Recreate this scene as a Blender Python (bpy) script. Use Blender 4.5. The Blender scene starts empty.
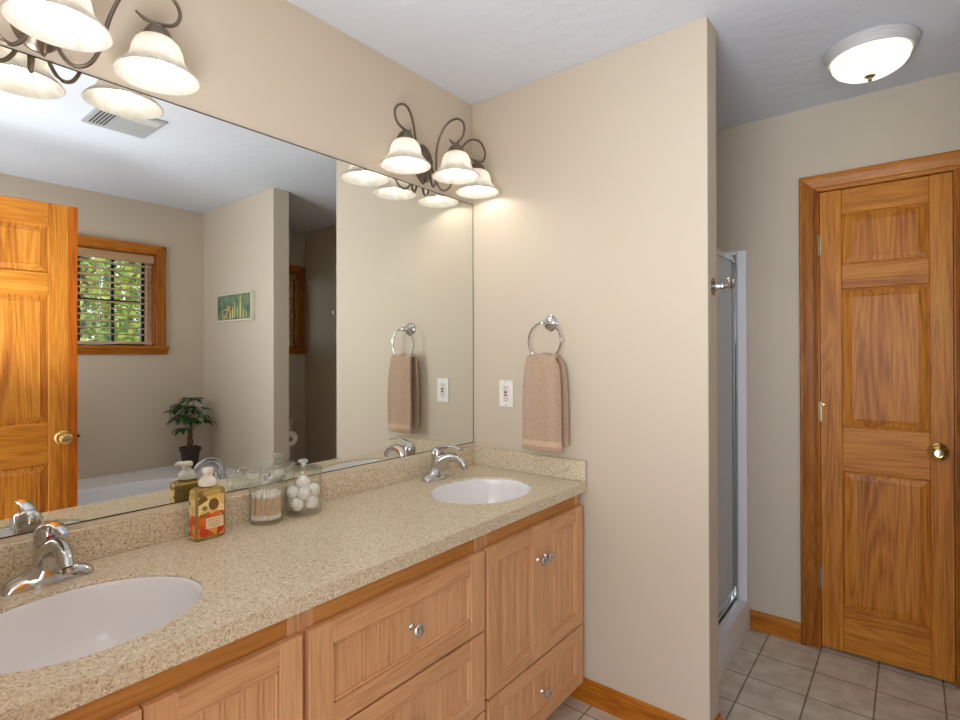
import bpy, bmesh, math, random
from mathutils import Vector, Matrix
random.seed(7)
sc = bpy.context.scene
C = sc.collection
R = math.radians
PI = math.pi

# ------------------------------------------------------------------ camera
F_PX, YAW, PITCH, ROLL = 536.51, 38.757, 0.2416, -0.1271
CAM = Vector((1.5311, -1.8493, 1.3228))
cd = bpy.data.cameras.new('camera')
cam = bpy.data.objects.new('camera', cd)
C.objects.link(cam)
cd.sensor_fit = 'HORIZONTAL'
cd.sensor_width = 36
cd.lens = F_PX / 960 * 36
cd.shift_x = -0.6178 / 960
cd.shift_y = -8.1646 / 960
cd.clip_start = 0.02
_y, _p, _r = R(YAW), R(PITCH), R(ROLL)
fw = Vector((-math.sin(_y) * math.cos(_p), math.cos(_y) * math.cos(_p), math.sin(_p)))
rt = Vector((math.cos(_y), math.sin(_y), 0))
up = rt.cross(fw)
rt, up = rt * math.cos(_r) + up * math.sin(_r), up * math.cos(_r) - rt * math.sin(_r)
m = Matrix((rt, up, -fw)).transposed().to_4x4()
m.translation = CAM
cam.matrix_world = m
sc.camera = cam

# ------------------------------------------------------------------ world, light, exposure
w = bpy.data.worlds.new('sky')
sc.world = w
w.use_nodes = True
wn = w.node_tree.nodes
wn['Background'].inputs[0].default_value = (0.80, 0.90, 1.0, 1)
wn['Background'].inputs[1].default_value = 2.4


def area(name, loc, target, sx, sy, power, col):
    l = bpy.data.lights.new(name, 'AREA')
    l.shape = 'RECTANGLE'
    l.size, l.size_y = sx, sy
    l.energy = power
    l.color = col
    o = bpy.data.objects.new(name, l)
    C.objects.link(o)
    o.location = loc
    o.rotation_euler = (Vector(target) - Vector(loc)).to_track_quat('-Z', 'Y').to_euler()
    return o


area('added_hallway_fill', (1.3, -3.3, 1.6), (1.4, 0, 1.25), 1.6, 1.4, 12, (0.96, 0.98, 1.0))  # unseen soft fill added in the hallway to even out the room light
area('added_ceiling_fill', (1.10, -1.66, 1.25), (1.02, -1.25, 2.44), .6, .3, 12.5, (0.93, 0.965, 1.0))  # fill lamp added out of view by the doorway, aimed up to brighten the ceiling
area('added_tub_side_fill', (2.25, -1.55, 1.40), (2.30, -.85, 2.30), .6, .4, 6.5, (0.93, 0.965, 1.0))  # second added fill, hidden behind the open door, lifts the tub-side walls
BULB = 50.0
sc.view_settings.view_transform = 'Standard'
sc.view_settings.look = 'None'
sc.view_settings.gamma = 1
sc.view_settings.use_curve_mapping = False
sc.view_settings.exposure = 0.62
try:
    sc.cycles.use_denoising = True
    sc.cycles.sample_clamp_indirect = 6
    sc.cycles.max_bounces = 14
    sc.cycles.diffuse_bounces = 6
    sc.cycles.glossy_bounces = 6
    sc.cycles.transmission_bounces = 10
    sc.cycles.transparent_max_bounces = 12
    sc.cycles.caustics_refractive = False
except Exception:
    pass


# ------------------------------------------------------------------ materials
def lin(c):
    return tuple(((v / 255) / 12.92 if v / 255 <= .04045 else ((v / 255 + .055) / 1.055) ** 2.4) for v in c) + (1,)


def mat(name, col, rough=.5, metal=0, **k):
    m = bpy.data.materials.new(name)
    m.use_nodes = True
    b = m.node_tree.nodes['Principled BSDF']
    b.inputs['Base Color'].default_value = lin(col)
    b.inputs['Roughness'].default_value = rough
    b.inputs['Metallic'].default_value = metal
    for a, v in k.items():
        b.inputs[a.replace('_', ' ')].default_value = v
    return m


def nd(m, t, **k):
    n = m.node_tree.nodes.new(t)
    for a, v in k.items():
        if a in n.inputs:
            n.inputs[a].default_value = v
        else:
            setattr(n, a, v)
    return n


def lk(m, a, b):
    m.node_tree.links.new(a, b)


def ramp(m, stops):
    n = nd(m, 'ShaderNodeValToRGB')
    e = n.color_ramp.elements
    while len(e) < len(stops):
        e.new(.5)
    for i, (p, c) in enumerate(stops):
        e[i].position = p
        e[i].color = lin(c) if len(c) == 3 else c
    return n


def coords(m, scale=(1, 1, 1), rot=(0, 0, 0)):
    tc = nd(m, 'ShaderNodeTexCoord')
    mp = nd(m, 'ShaderNodeMapping')
    mp.inputs['Scale'].default_value = scale
    mp.inputs['Rotation'].default_value = rot
    lk(m, tc.outputs['Object'], mp.inputs['Vector'])
    return mp.outputs['Vector']


def bump(m, h, strength, dist=.001):
    b = nd(m, 'ShaderNodeBump')
    b.inputs['Strength'].default_value = strength
    b.inputs['Distance'].default_value = dist
    lk(m, h, b.inputs['Height'])
    lk(m, b.outputs['Normal'], m.node_tree.nodes['Principled BSDF'].inputs['Normal'])
    return b


def paint(name, col, nscale=60, strength=.12, rough=.75):
    m = mat(name, col, rough)
    v = coords(m)
    n = nd(m, 'ShaderNodeTexNoise')
    n.inputs['Scale'].default_value = nscale
    n.inputs['Detail'].default_value = 3
    lk(m, v, n.inputs['Vector'])
    bump(m, n.outputs['Fac'], strength)
    return m


def wood(name, light, mid, dark, axis='z', freq=1.0, rough=.35, contrast=1.0, seed=0):
    """long grain running along axis: stretched noise bands with finer pores"""
    m = mat(name, mid, rough)
    b = m.node_tree.nodes['Principled BSDF']
    i = 'xyz'.index(axis)
    s = [1, 1, 1]
    s[i] = .055
    v = coords(m, tuple(a * freq for a in s))
    add = nd(m, 'ShaderNodeVectorMath', operation='ADD')
    add.inputs[1].default_value = (seed * 3.1, seed * 1.7, seed * 2.3)
    lk(m, v, add.inputs[0])
    v = add.outputs[0]
    big = nd(m, 'ShaderNodeTexNoise')
    big.inputs['Scale'].default_value = 9
    big.inputs['Detail'].default_value = 2
    big.inputs['Distortion'].default_value = .5
    lk(m, v, big.inputs['Vector'])
    mul = nd(m, 'ShaderNodeMath', operation='MULTIPLY')
    mul.inputs[1].default_value = 16
    lk(m, big.outputs['Fac'], mul.inputs[0])
    fr = nd(m, 'ShaderNodeMath', operation='PINGPONG')
    fr.inputs[1].default_value = .5
    lk(m, mul.outputs[0], fr.inputs[0])
    fine = nd(m, 'ShaderNodeTexNoise')
    fine.inputs['Scale'].default_value = 140
    fine.inputs['Detail'].default_value = 3
    lk(m, v, fine.inputs['Vector'])
    soft = nd(m, 'ShaderNodeTexNoise')
    soft.inputs['Scale'].default_value = 14
    lk(m, v, soft.inputs['Vector'])
    a1 = nd(m, 'ShaderNodeMath', operation='MULTIPLY_ADD')
    lk(m, fr.outputs[0], a1.inputs[0])
    a1.inputs[1].default_value = .55 * contrast
    lk(m, fine.outputs['Fac'], a1.inputs[2])
    a2 = nd(m, 'ShaderNodeMath', operation='ADD')
    lk(m, a1.outputs[0], a2.inputs[0])
    lk(m, soft.outputs['Fac'], a2.inputs[1])
    c0 = 1.14
    mr = nd(m, 'ShaderNodeMapRange')
    mr.inputs['From Min'].default_value = c0 - .42
    mr.inputs['From Max'].default_value = c0 + .42
    lk(m, a2.outputs[0], mr.inputs['Value'])
    b.inputs['Specular IOR Level'].default_value = .3
    rp = ramp(m, [(0, light), (.45, mid), (1, dark)])
    lk(m, mr.outputs['Result'], rp.inputs['Fac'])
    lk(m, rp.outputs['Color'], b.inputs['Base Color'])
    bump(m, fine.outputs['Fac'], .05)
    return m


WALL = paint('wall paint beige', (204, 192, 174), 45, .10)
CEIL = paint('ceiling paint white', (212, 217, 227), 22, .5, .85)
CEIL.node_tree.nodes['Bump'].inputs['Distance'].default_value = .004
WHITE = mat('white plastic', (236, 234, 230), .35)
PORC = mat('white porcelain', (238, 238, 240), .12)
ACR = mat('white acrylic', (238, 241, 248), .22)
CHROME = mat('chrome', (205, 205, 207), .08, 1)
BRASS = mat('polished brass', (225, 190, 120), .14, 1)
PEWTER = mat('brushed pewter bronze', (132, 120, 108), .3, 1)
BLACK = mat('black', (18, 17, 16), .5)
DARK = mat('dark shadow gap', (40, 28, 18), .7)
NICKEL = mat('satin nickel hinge', (165, 150, 125), .3, 1)

OAK = [(212, 145, 56), (196, 122, 38), (154, 84, 18)]
door_z = wood('pine door grain upright', *OAK, 'z', rough=.42)
door_x = wood('pine door grain across', *OAK, 'x', rough=.42, seed=2)
door_y = wood('pine door grain across side', *OAK, 'y', rough=.42, seed=3)
door_p = wood('pine raised panel grain', (213, 146, 60), (196, 122, 40), (148, 80, 20), 'z', .8, rough=.42, contrast=1.1, seed=5)
door_e = wood('darker pine edge stave', (190, 108, 28), (174, 90, 18), (136, 64, 10), 'z', rough=.28, seed=9)
trim_x = wood('oak trim along x', (202, 132, 40), (186, 112, 26), (142, 76, 12), 'x', 1.3, seed=4)
trim_y = wood('oak trim along y', (202, 132, 40), (186, 112, 26), (142, 76, 12), 'y', 1.3, seed=6)
trim_z = wood('oak trim upright', (180, 112, 36), (162, 94, 24), (116, 62, 12), 'z', 1.3, seed=8)
MAP = [(221, 174, 130), (210, 160, 115), (184, 132, 88)]
cab_z = wood('maple cabinet grain upright', *MAP, 'z', 1.2, rough=.4, contrast=.6)
cab_y = wood('maple cabinet grain across', *MAP, 'y', 1.2, rough=.4, contrast=.6, seed=3)
cab_f = wood('maple face frame', (210, 152, 88), (197, 137, 70), (168, 110, 50), 'y', 1.2, rough=.4, contrast=.6, seed=5)
slat_m = mat('blind slat wood', (206, 172, 142), .45)
valance_m = wood('blind valance wood', (196, 162, 124), (184, 148, 110), (165, 128, 92), 'y', seed=2)


def speckle():
    m = mat('speckled solid surface', (200, 186, 155), .32)
    b = m.node_tree.nodes['Principled BSDF']
    v = coords(m)
    vo = nd(m, 'ShaderNodeTexVoronoi')
    vo.inputs['Scale'].default_value = 330
    lk(m, v, vo.inputs['Vector'])
    sp = nd(m, 'ShaderNodeSeparateColor')
    lk(m, vo.outputs['Color'], sp.inputs['Color'])
    rp = ramp(m, [(0, (160, 132, 104)), (.08, (186, 164, 134)), (.2, (207, 193, 165)), (.60, (218, 206, 180)),
                  (.86, (222, 210, 182)), (1, (236, 229, 210))])
    lk(m, sp.outputs['Red'], rp.inputs['Fac'])
    n = nd(m, 'ShaderNodeTexNoise')
    n.inputs['Scale'].default_value = 130
    n.inputs['Detail'].default_value = 2
    lk(m, v, n.inputs['Vector'])
    r2 = ramp(m, [(.30, (160, 138, 112)), (.5, (255, 255, 255)), (1, (255, 255, 255))])
    lk(m, n.outputs['Fac'], r2.inputs['Fac'])
    mx = nd(m, 'ShaderNodeMix', data_type='RGBA', blend_type='MULTIPLY')
    mx.inputs['Factor'].default_value = .3
    lk(m, rp.outputs['Color'], mx.inputs['A'])
    lk(m, r2.outputs['Color'], mx.inputs['B'])
    lk(m, mx.outputs['Result'], b.inputs['Base Color'])
    return m


COUNTER = speckle()


def tiles():
    m = mat('floor tile', (176, 166, 148), .35)
    b = m.node_tree.nodes['Principled BSDF']
    T = .2075
    tc = nd(m, 'ShaderNodeTexCoord')
    mp = nd(m, 'ShaderNodeMapping')
    mp.inputs['Location'].default_value = (-(1.003 - 10 * T), -(.968 - 30 * T), 0)
    lk(m, tc.outputs['Object'], mp.inputs['Vector'])
    br = nd(m, 'ShaderNodeTexBrick')
    br.offset = 0
    br.inputs['Scale'].default_value = 1
    br.inputs['Mortar Size'].default_value = .0032
    br.inputs['Mortar Smooth'].default_value = .15
    br.inputs['Brick Width'].default_value = T
    br.inputs['Row Height'].default_value = T
    br.inputs['Color1'].default_value = lin((226, 219, 205))
    br.inputs['Color2'].default_value = lin((220, 212, 197))
    br.inputs['Mortar'].default_value = lin((142, 130, 110))
    lk(m, mp.outputs['Vector'], br.inputs['Vector'])
    n = nd(m, 'ShaderNodeTexNoise')
    n.inputs['Scale'].default_value = 14
    n.inputs['Detail'].default_value = 4
    lk(m, tc.outputs['Object'], n.inputs['Vector'])
    r2 = ramp(m, [(.3, (205, 196, 182)), (.7, (255, 255, 255))])
    lk(m, n.outputs['Fac'], r2.inputs['Fac'])
    mx = nd(m, 'ShaderNodeMix', data_type='RGBA', blend_type='MULTIPLY')
    mx.inputs['Factor'].default_value = .7
    lk(m, br.outputs['Color'], mx.inputs['A'])
    lk(m, r2.outputs['Color'], mx.inputs['B'])
    lk(m, mx.outputs['Result'], b.inputs['Base Color'])
    inv = nd(m, 'ShaderNodeMath', operation='SUBTRACT')
    inv.inputs[0].default_value = 1
    lk(m, br.outputs['Fac'], inv.inputs[1])
    bump(m, inv.outputs[0], .6, .002)
    return m


TILE = tiles()


def terry():
    m = mat('terry cloth', (204, 172, 144), .95)
    b = m.node_tree.nodes['Principled BSDF']
    v = coords(m)
    n = nd(m, 'ShaderNodeTexNoise')
    n.inputs['Scale'].default_value = 420
    n.inputs['Detail'].default_value = 2
    lk(m, v, n.inputs['Vector'])
    rp = ramp(m, [(.3, (176, 142, 114)), (.7, (222, 192, 164))])
    lk(m, n.outputs['Fac'], rp.inputs['Fac'])
    lk(m, rp.outputs['Color'], b.inputs['Base Color'])
    bump(m, n.outputs['Fac'], 1.0, .006)
    b.inputs['Sheen Weight'].default_value = .3
    return m


TERRY = terry()
HEM = mat('towel hem band', (204, 172, 146), .95)


def glassmat(name, col=(255, 255, 255), alpha_mix=.0, rough=0.0, ior=1.45):
    """thin glass: clear transmission, sharp reflections by fresnel"""
    m = bpy.data.materials.new(name)
    m.use_nodes = True
    nt = m.node_tree
    nt.nodes.remove(nt.nodes['Principled BSDF'])
    out = nt.nodes['Material Output']
    tr = nd(m, 'ShaderNodeBsdfTransparent')
    tr.inputs[0].default_value = lin(col)
    gl = nd(m, 'ShaderNodeBsdfGlossy')
    gl.inputs['Roughness'].default_value = rough
    lw0 = nd(m, 'ShaderNodeLayerWeight', Blend=.5)
    pw = nd(m, 'ShaderNodeMath', operation='POWER')
    lk(m, lw0.outputs['Facing'], pw.inputs[0])
    pw.inputs[1].default_value = 4.0
    lw = nd(m, 'ShaderNodeMath', operation='MULTIPLY_ADD')
    lk(m, pw.outputs[0], lw.inputs[0])
    lw.inputs[1].default_value = .8
    lw.inputs[2].default_value = .07
    mx = nd(m, 'ShaderNodeMixShader')
    lk(m, lw.outputs[0], mx.inputs[0])
    lk(m, tr.outputs[0], mx.inputs[1])
    lk(m, gl.outputs[0], mx.inputs[2])
    lk(m, mx.outputs[0], out.inputs['Surface'])
    return m


PANE = glassmat('window glass', (240, 248, 246))
CLEAR = glassmat('clear jar glass', (254, 255, 254), ior=1.5)
SHOWERG = mat('obscure shower glass', (228, 236, 245), .5, Transmission_Weight=.2, IOR=1.2)


def shade_mat(name, tint, emit=0):
    m = bpy.data.materials.new(name)
    m.use_nodes = True
    nt = m.node_tree
    nt.nodes.remove(nt.nodes['Principled BSDF'])
    out = nt.nodes['Material Output']
    v = coords(m)
    n = nd(m, 'ShaderNodeTexNoise')
    n.inputs['Scale'].default_value = 16
    n.inputs['Detail'].default_value = 3
    n.inputs['Distortion'].default_value = 1.6
    lk(m, v, n.inputs['Vector'])
    rp = ramp(m, [(.3, tint), (.62, tuple(min(255, c + 22) for c in tint))])
    lk(m, n.outputs['Fac'], rp.inputs['Fac'])
    tl = nd(m, 'ShaderNodeBsdfTranslucent')
    df = nd(m, 'ShaderNodeBsdfDiffuse')
    gl = nd(m, 'ShaderNodeBsdfGlossy')
    gl.inputs['Roughness'].default_value = .15
    lk(m, rp.outputs[0], tl.inputs[0])
    lk(m, rp.outputs[0], df.inputs[0])
    m1 = nd(m, 'ShaderNodeMixShader')
    m1.inputs[0].default_value = .45
    lk(m, tl.outputs[0], m1.inputs[1])
    lk(m, df.outputs[0], m1.inputs[2])
    m2 = nd(m, 'ShaderNodeMixShader')
    m2.inputs[0].default_value = .04
    lk(m, m1.outputs[0], m2.inputs[1])
    lk(m, gl.outputs[0], m2.inputs[2])
    lk(m, m2.outputs[0], out.inputs['Surface'])
    return m


ALAB = shade_mat('alabaster glass shade', (200, 197, 192))
BOWLG = shade_mat('alabaster ceiling bowl', (190, 192, 184))


def emit(name, col, s):
    m = bpy.data.materials.new(name)
    m.use_nodes = True
    nt = m.node_tree
    nt.nodes.remove(nt.nodes['Principled BSDF'])
    e = nd(m, 'ShaderNodeEmission')
    e.inputs[0].default_value = lin(col)
    e.inputs[1].default_value = s
    lk(m, e.outputs[0], nt.nodes['Material Output'].inputs['Surface'])
    return m


BULBM = emit('lit bulb', (255, 245, 232), BULB)
BULBC = emit('lit ceiling bulb', (250, 248, 242), 150)

MIRROR = mat('mirror silvering', (238, 241, 238), .0, 1)


# ------------------------------------------------------------------ mesh helpers (world coordinates)
def new():
    return bmesh.new()


def merge(bm, tmp):
    me = bpy.data.meshes.new('tmp')
    tmp.to_mesh(me)
    bm.from_mesh(me)
    bpy.data.meshes.remove(me)
    tmp.free()


def box(bm, x0, x1, y0, y1, z0, z1, bev=0, seg=1):
    t = bmesh.new()
    bmesh.ops.create_cube(t, size=1)
    for v in t.verts:
        v.co = Vector(((x0 + x1) / 2 + v.co.x * (x1 - x0), (y0 + y1) / 2 + v.co.y * (y1 - y0), (z0 + z1) / 2 + v.co.z * (z1 - z0)))
    if bev:
        bmesh.ops.bevel(t, geom=t.edges[:], offset=bev, segments=seg, profile=.5, affect='EDGES', clamp_overlap=True)
    merge(bm, t)
    return bm


def frame_of(axis):
    a = Vector(axis).normalized()
    t = Vector((0, 0, 1)) if abs(a.z) < .9 else Vector((1, 0, 0))
    u = t.cross(a).normalized()
    return a, u, a.cross(u)


def lathe(bm, prof, c, axis=(0, 0, 1), seg=32, sx=1, sy=1, close=False):
    """prof: (radius, height) pairs spun about axis through c"""
    a, u, v = frame_of(axis)
    c = Vector(c)
    rings = []
    for r, h in prof:
        if r < 1e-6:
            rings.append([bm.verts.new(c + a * h)])
        else:
            rings.append([bm.verts.new(c + a * h + u * (r * sx * math.cos(2 * PI * k / seg)) + v * (r * sy * math.sin(2 * PI * k / seg))) for k in range(seg)])
    pairs = list(zip(rings, rings[1:]))
    if close:
        pairs.append((rings[-1], rings[0]))
    for p, q in pairs:
        for k in range(seg):
            k2 = (k + 1) % seg
            if len(p) == 1 and len(q) == 1:
                continue
            if len(p) == 1:
                bm.faces.new((p[0], q[k2], q[k]))
            elif len(q) == 1:
                bm.faces.new((p[k], p[k2], q[0]))
            else:
                bm.faces.new((p[k], p[k2], q[k2], q[k]))
    return bm


def smoothpath(pts, n=8):
    P = [Vector(p) for p in pts]
    out = []
    for i in range(len(P) - 1):
        p0 = P[i - 1] if i else P[i] * 2 - P[i + 1]
        p1, p2 = P[i], P[i + 1]
        p3 = P[i + 2] if i + 2 < len(P) else P[i + 1] * 2 - P[i]
        for k in range(n):
            t = k / n
            out.append(.5 * ((2 * p1) + (p2 - p0) * t + (2 * p0 - 5 * p1 + 4 * p2 - p3) * t * t + (3 * p1 - p0 - 3 * p2 + p3) * t ** 3))
    out.append(P[-1])
    return out


def tube(bm, pts, r, seg=10, closed=False, flat=1.0):
    """pts list of Vectors; r number or list; flat squashes the section"""
    P = [Vector(p) for p in pts]
    n = len(P)
    rs = [r] * n if not hasattr(r, '__len__') else [r[min(len(r) - 1, int(round(i / (n - 1) * (len(r) - 1))))] if len(r) != n else r[i] for i in range(n)]
    if hasattr(r, '__len__') and len(r) != n:
        rs = []
        for i in range(n):
            t = i / (n - 1) * (len(r) - 1)
            j = min(int(t), len(r) - 2)
            rs.append(r[j] + (r[j + 1] - r[j]) * (t - j))
    rings = []
    ref = None
    for i in range(n):
        if closed:
            d = (P[(i + 1) % n] - P[i - 1]).normalized()
        else:
            d = (P[min(i + 1, n - 1)] - P[max(i - 1, 0)]).normalized()
        if ref is None:
            a, ref, _ = frame_of(d)
        ref = (ref - d * ref.dot(d)).normalized()
        w_ = d.cross(ref)
        rings.append([bm.verts.new(P[i] + ref * (rs[i] * math.cos(2 * PI * k / seg)) + w_ * (rs[i] * flat * math.sin(2 * PI * k / seg))) for k in range(seg)])
    rng = range(n) if closed else range(n - 1)
    for i in rng:
        p, q = rings[i], rings[(i + 1) % n]
        for k in range(seg):
            k2 = (k + 1) % seg
            bm.faces.new((p[k], p[k2], q[k2], q[k]))
    if not closed:
        bm.faces.new(rings[0][::-1])
        bm.faces.new(rings[-1])
    return bm


def ball(bm, c, rx, ry=None, rz=None, u=20, v=12):
    ry = rx if ry is None else ry
    rz = rx if rz is None else rz
    t = bmesh.new()
    bmesh.ops.create_uvsphere(t, u_segments=u, v_segments=v, radius=1)
    for q in t.verts:
        q.co = Vector((c[0] + q.co.x * rx, c[1] + q.co.y * ry, c[2] + q.co.z * rz))
    merge(bm, t)
    return bm


def prism(bm, outline, axis, a0, a1):
    """outline: 2D polygon in the two other axes, extruded from a0 to a1 along axis"""
    def P(p, a):
        return {'x': (a, p[0], p[1]), 'y': (p[0], a, p[1]), 'z': (p[0], p[1], a)}[axis]
    lo = [bm.verts.new(P(p, a0)) for p in outline]
    hi = [bm.verts.new(P(p, a1)) for p in outline]
    n = len(outline)
    bm.faces.new(lo[::-1])
    bm.faces.new(hi)
    for i in range(n):
        bm.faces.new((lo[i], lo[(i + 1) % n], hi[(i + 1) % n], hi[i]))
    bmesh.ops.recalc_face_normals(bm, faces=bm.faces[:])
    return bm


def root_loc(p):
    v = Vector((0, 0, 0))
    while p is not None:
        v += p.location
        p = p.parent
    return v


def obj(name, bm, m, parent=None, smooth=True, origin=None, angle=35, recalc=True):
    """link bm (world coordinates) as ONE mesh object"""
    if recalc:
        bmesh.ops.recalc_face_normals(bm, faces=bm.faces[:])
    off = root_loc(parent) if parent is not None else (Vector(origin) if origin is not None else Vector((0, 0, 0)))
    for v in bm.verts:
        v.co -= off
    me = bpy.data.meshes.new(name)
    bm.to_mesh(me)
    bm.free()
    ms = m if isinstance(m, (list, tuple)) else [m]
    for q in ms:
        me.materials.append(q)
    if smooth:
        me.polygons.foreach_set('use_smooth', [True] * len(me.polygons))
        try:
            me.set_sharp_from_angle(angle=R(angle))
        except Exception:
            pass
    o = bpy.data.objects.new(name, me)
    C.objects.link(o)
    if parent is not None:
        o.parent = parent
    else:
        o.location = off
    return o


def tag(o, label, cat, group=None, kind=None):
    if label:
        o['label'] = label
    if cat:
        o['category'] = cat
    if group:
        o['group'] = group
    if kind:
        o['kind'] = kind
    return o


def thing(name, label, cat, loc, group=None, kind=None):
    o = bpy.data.objects.new(name, None)
    o.empty_display_size = .05
    C.objects.link(o)
    o.location = loc
    return tag(o, label, cat, group, kind)


def struct(name, bm, m, label=None, **k):
    o = obj(name, bm, m, None, **k)
    return tag(o, label, None, kind='structure')


def dup(root, loc, label=None):
    r = root.copy()
    C.objects.link(r)
    r.location = loc
    if label:
        r['label'] = label
    for ch in list(root.children):
        c = ch.copy()
        C.objects.link(c)
        c.parent = r
        for g in ch.children:
            d = g.copy()
            C.objects.link(d)
            d.parent = c
    return r


# ------------------------------------------------------------------ room dimensions
H = 2.44
W1, T1 = 1.009, .105         # end wall beside the vanity: length, thickness
D = .9908                    # far wall
XO = 2.833                   # wall opposite the mirror
YP0, YP1, XPE = .0817, .199, 1.81
YN = -1.84                   # near wall
ZC, ZB, DC = .838, .802, .568
ZS = .9157

# shell
struct('floor', box(new(), -.12, XO + .16, YN - 1.9, D + .12, -.1, 0), TILE, smooth=False)
b = box(new(), -.12, XO + .16, YN - 1.9, D + .12, H, H + .1)
struct('ceiling', b, CEIL, smooth=False)
struct('wall_left', box(new(), -.12, 0, YN - .12, D + .12, 0, H), WALL, smooth=False)
struct('wall_end', box(new(), 0, W1, 0, T1, 0, H, .002), WALL, smooth=False)
struct('wall_partition', box(new(), XPE, XO, YP0, YP1, 0, H, .002), WALL, smooth=False)
# far wall with the closet door recess
b = new()
box(b, 0, 1.205, D, D + .12, 0, H)
box(b, 1.67, XO, D, D + .12, 0, H)
box(b, 1.205, 1.67, D, D + .12, 2.05, H)
box(b, 1.205, 1.67, D + .1, D + .12, 0, 2.05)
struct('wall_far', b, WALL, smooth=False)
# near wall with the doorway
b = new()
box(b, 0, .93, YN - .12, YN, 0, H)
box(b, 1.76, XO, YN - .12, YN, 0, H)
box(b, .93, 1.76, YN - .12, YN, 2.06, H)
struct('wall_near', b, WALL, smooth=False)
# opposite wall with two window openings
W1Y0, W1Y1, WZ0, WZ1 = -.965, -.257, 1.378, 2.065
W2Y0, W2Y1 = .33, .915
b = new()
for y0, y1 in ((YN - .12, W1Y0), (W1Y1, W2Y0), (W2Y1, D + .12)):
    box(b, XO, XO + .16, y0, y1, 0, H)
for y0, y1 in ((W1Y0, W1Y1), (W2Y0, W2Y1)):
    box(b, XO, XO + .16, y0, y1, 0, WZ0)
    box(b, XO, XO + .16, y0, y1, WZ1, H)
struct('wall_opposite', b, WALL, smooth=False)


def base_prof(h=.088, t=.013):
    return [(0, 0), (t, 0), (t, h - .022), (t - .004, h - .014), (t - .005, h - .006), (t - .009, h), (0, h)]


# baseboards
b = prism(new(), [(-p, z) for p, z in base_prof()], 'x', .47, W1 + .0)
struct('baseboard_end', b, trim_x, smooth=False)
b = prism(new(), [(W1 + p, z) for p, z in base_prof()], 'y', -.013, T1 + .0)
struct('baseboard_wall_return', b, trim_y, smooth=False)
b = prism(new(), [(D - p, z) for p, z in base_prof()], 'x', .918, 1.137)
struct('baseboard_far', b, trim_x, smooth=False)
b = prism(new(), [(D - p, z) for p, z in base_prof()], 'x', 1.742, XO)
struct('baseboard_alcove', b, trim_x, smooth=False)
b = prism(new(), [(XPE - p, z) for p, z in base_prof()], 'y', YP0, YP1)
struct('baseboard_partition', b, trim_y, smooth=False)

# mirror-side strip of caulk under the mirror
# ------------------------------------------------------------------ mirror
t = thing('frameless_mirror', 'large frameless wall mirror spanning the wall above the vanity backsplash', 'mirror', (0, -.92, .93))
obj('mirror_glass', box(new(), .0012, .0062, YN + .004, -.004, .931, 1.988), MIRROR, t, smooth=False)
b = new()
box(b, .0005, .0070, YN + .004, -.004, .9285, .9312)
box(b, .0005, .0066, YN + .004, -.004, 1.988, 1.9905)
box(b, .0005, .0066, -.004, -.0012, .9285, 1.9905)
obj('edge_channel', b, mat('mirror edge channel', (52, 52, 48), .4, .6), t, smooth=False)

# ------------------------------------------------------------------ windows and blinds


def window(n, y0, y1, bars, jut_lo=.06):
    t = thing('window_%d' % n, None, None, (XO, (y0 + y1) / 2, WZ0), kind='structure')
    ct = .018
    b = new()     # jamb lining of the recess
    box(b, XO - .002, XO + .15, y0, y0 + .012, WZ0, WZ1)
    box(b, XO - .002, XO + .15, y1 - .012, y1, WZ0, WZ1)
    box(b, XO - .002, XO + .15, y0 + .012, y1 - .012, WZ1 - .012, WZ1)
    box(b, XO - .002, XO + .15, y0 + .012, y1 - .012, WZ0, WZ0 + .012)
    obj('jamb', b, trim_z, t, smooth=False)
    b = new()
    for a, c in ((y0 - .058, y0 + .004), (y1 - .004, y1 + .058)):
        box(b, XO - ct, XO, a, c, WZ0 - .0, WZ1 + .058, .003)
        box(b, XO - ct - .005, XO, a + (.0 if a < y0 - .01 else .040), c - (.040 if a < y0 - .01 else 0), WZ0, WZ1 + .058, .002)
    obj('side_casing', b, trim_z, t, smooth=False)
    b = box(new(), XO - ct, XO, y0 + .004, y1 - .004, WZ1 - .004, WZ1 + .058, .003)
    box(b, XO - ct - .005, XO, y0 - .058, y1 + .058, WZ1 + .038, WZ1 + .060, .002)
    obj('head_casing', b, trim_y, t, smooth=False)
    b = prism(new(), [(XO, WZ0 - .052), (XO - .016, WZ0 - .052), (XO - .03, WZ0 - .02), (XO - .045, WZ0 - .006), (XO - .045, WZ0 + .008), (XO, WZ0 + .008)], 'y', y0 - .07, y1 + .07)
    obj('window_sill', b, trim_y, t, smooth=False)
    b = new()     # dark sash
    g = .022
    xs0, xs1 = XO + .085, XO + .115
    a, c = y0 + .050, y1 - .050
    box(b, xs0, xs1, a, a + g, WZ0 + .012, WZ1 - .012)
    box(b, xs0, xs1, c - g, c, WZ0 + .012, WZ1 - .012)
    box(b, xs0, xs1, a + g, c - g, WZ0 + .012, WZ0 + .012 + g)
    box(b, xs0, xs1, a + g, c - g, WZ1 - .012 - g, WZ1 - .012)
    obj('sash', b, BLACK, t, smooth=False)
    b = new()
    box(b, xs0 - .03, xs1, y0 + .012, a, WZ0 + .012, WZ1 - .012, .002)
    box(b, xs0 - .03, xs1, c, y1 - .012, WZ0 + .012, WZ1 - .012, .002)
    obj('sash_surround', b, slat_m, t, smooth=False)
    b = new()
    for k in range(1, bars):
        yy = a + (c - a) * k / bars
        box(b, xs0 + .002, xs1 - .004, yy - .010, yy + .010, WZ0 + .03, WZ1 - .03)
    zz = (WZ0 + WZ1) / 2 - .01
    box(b, xs0 + .002, xs1 - .004, a + g, c - g, zz - .006, zz + .006)
    obj('muntin', b, BLACK, t, smooth=False)
    obj('pane', box(new(), xs0 + .012, xs0 + .015, a + g, c - g, WZ0 + .03, WZ1 - .03), PANE, t, smooth=False)


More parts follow.
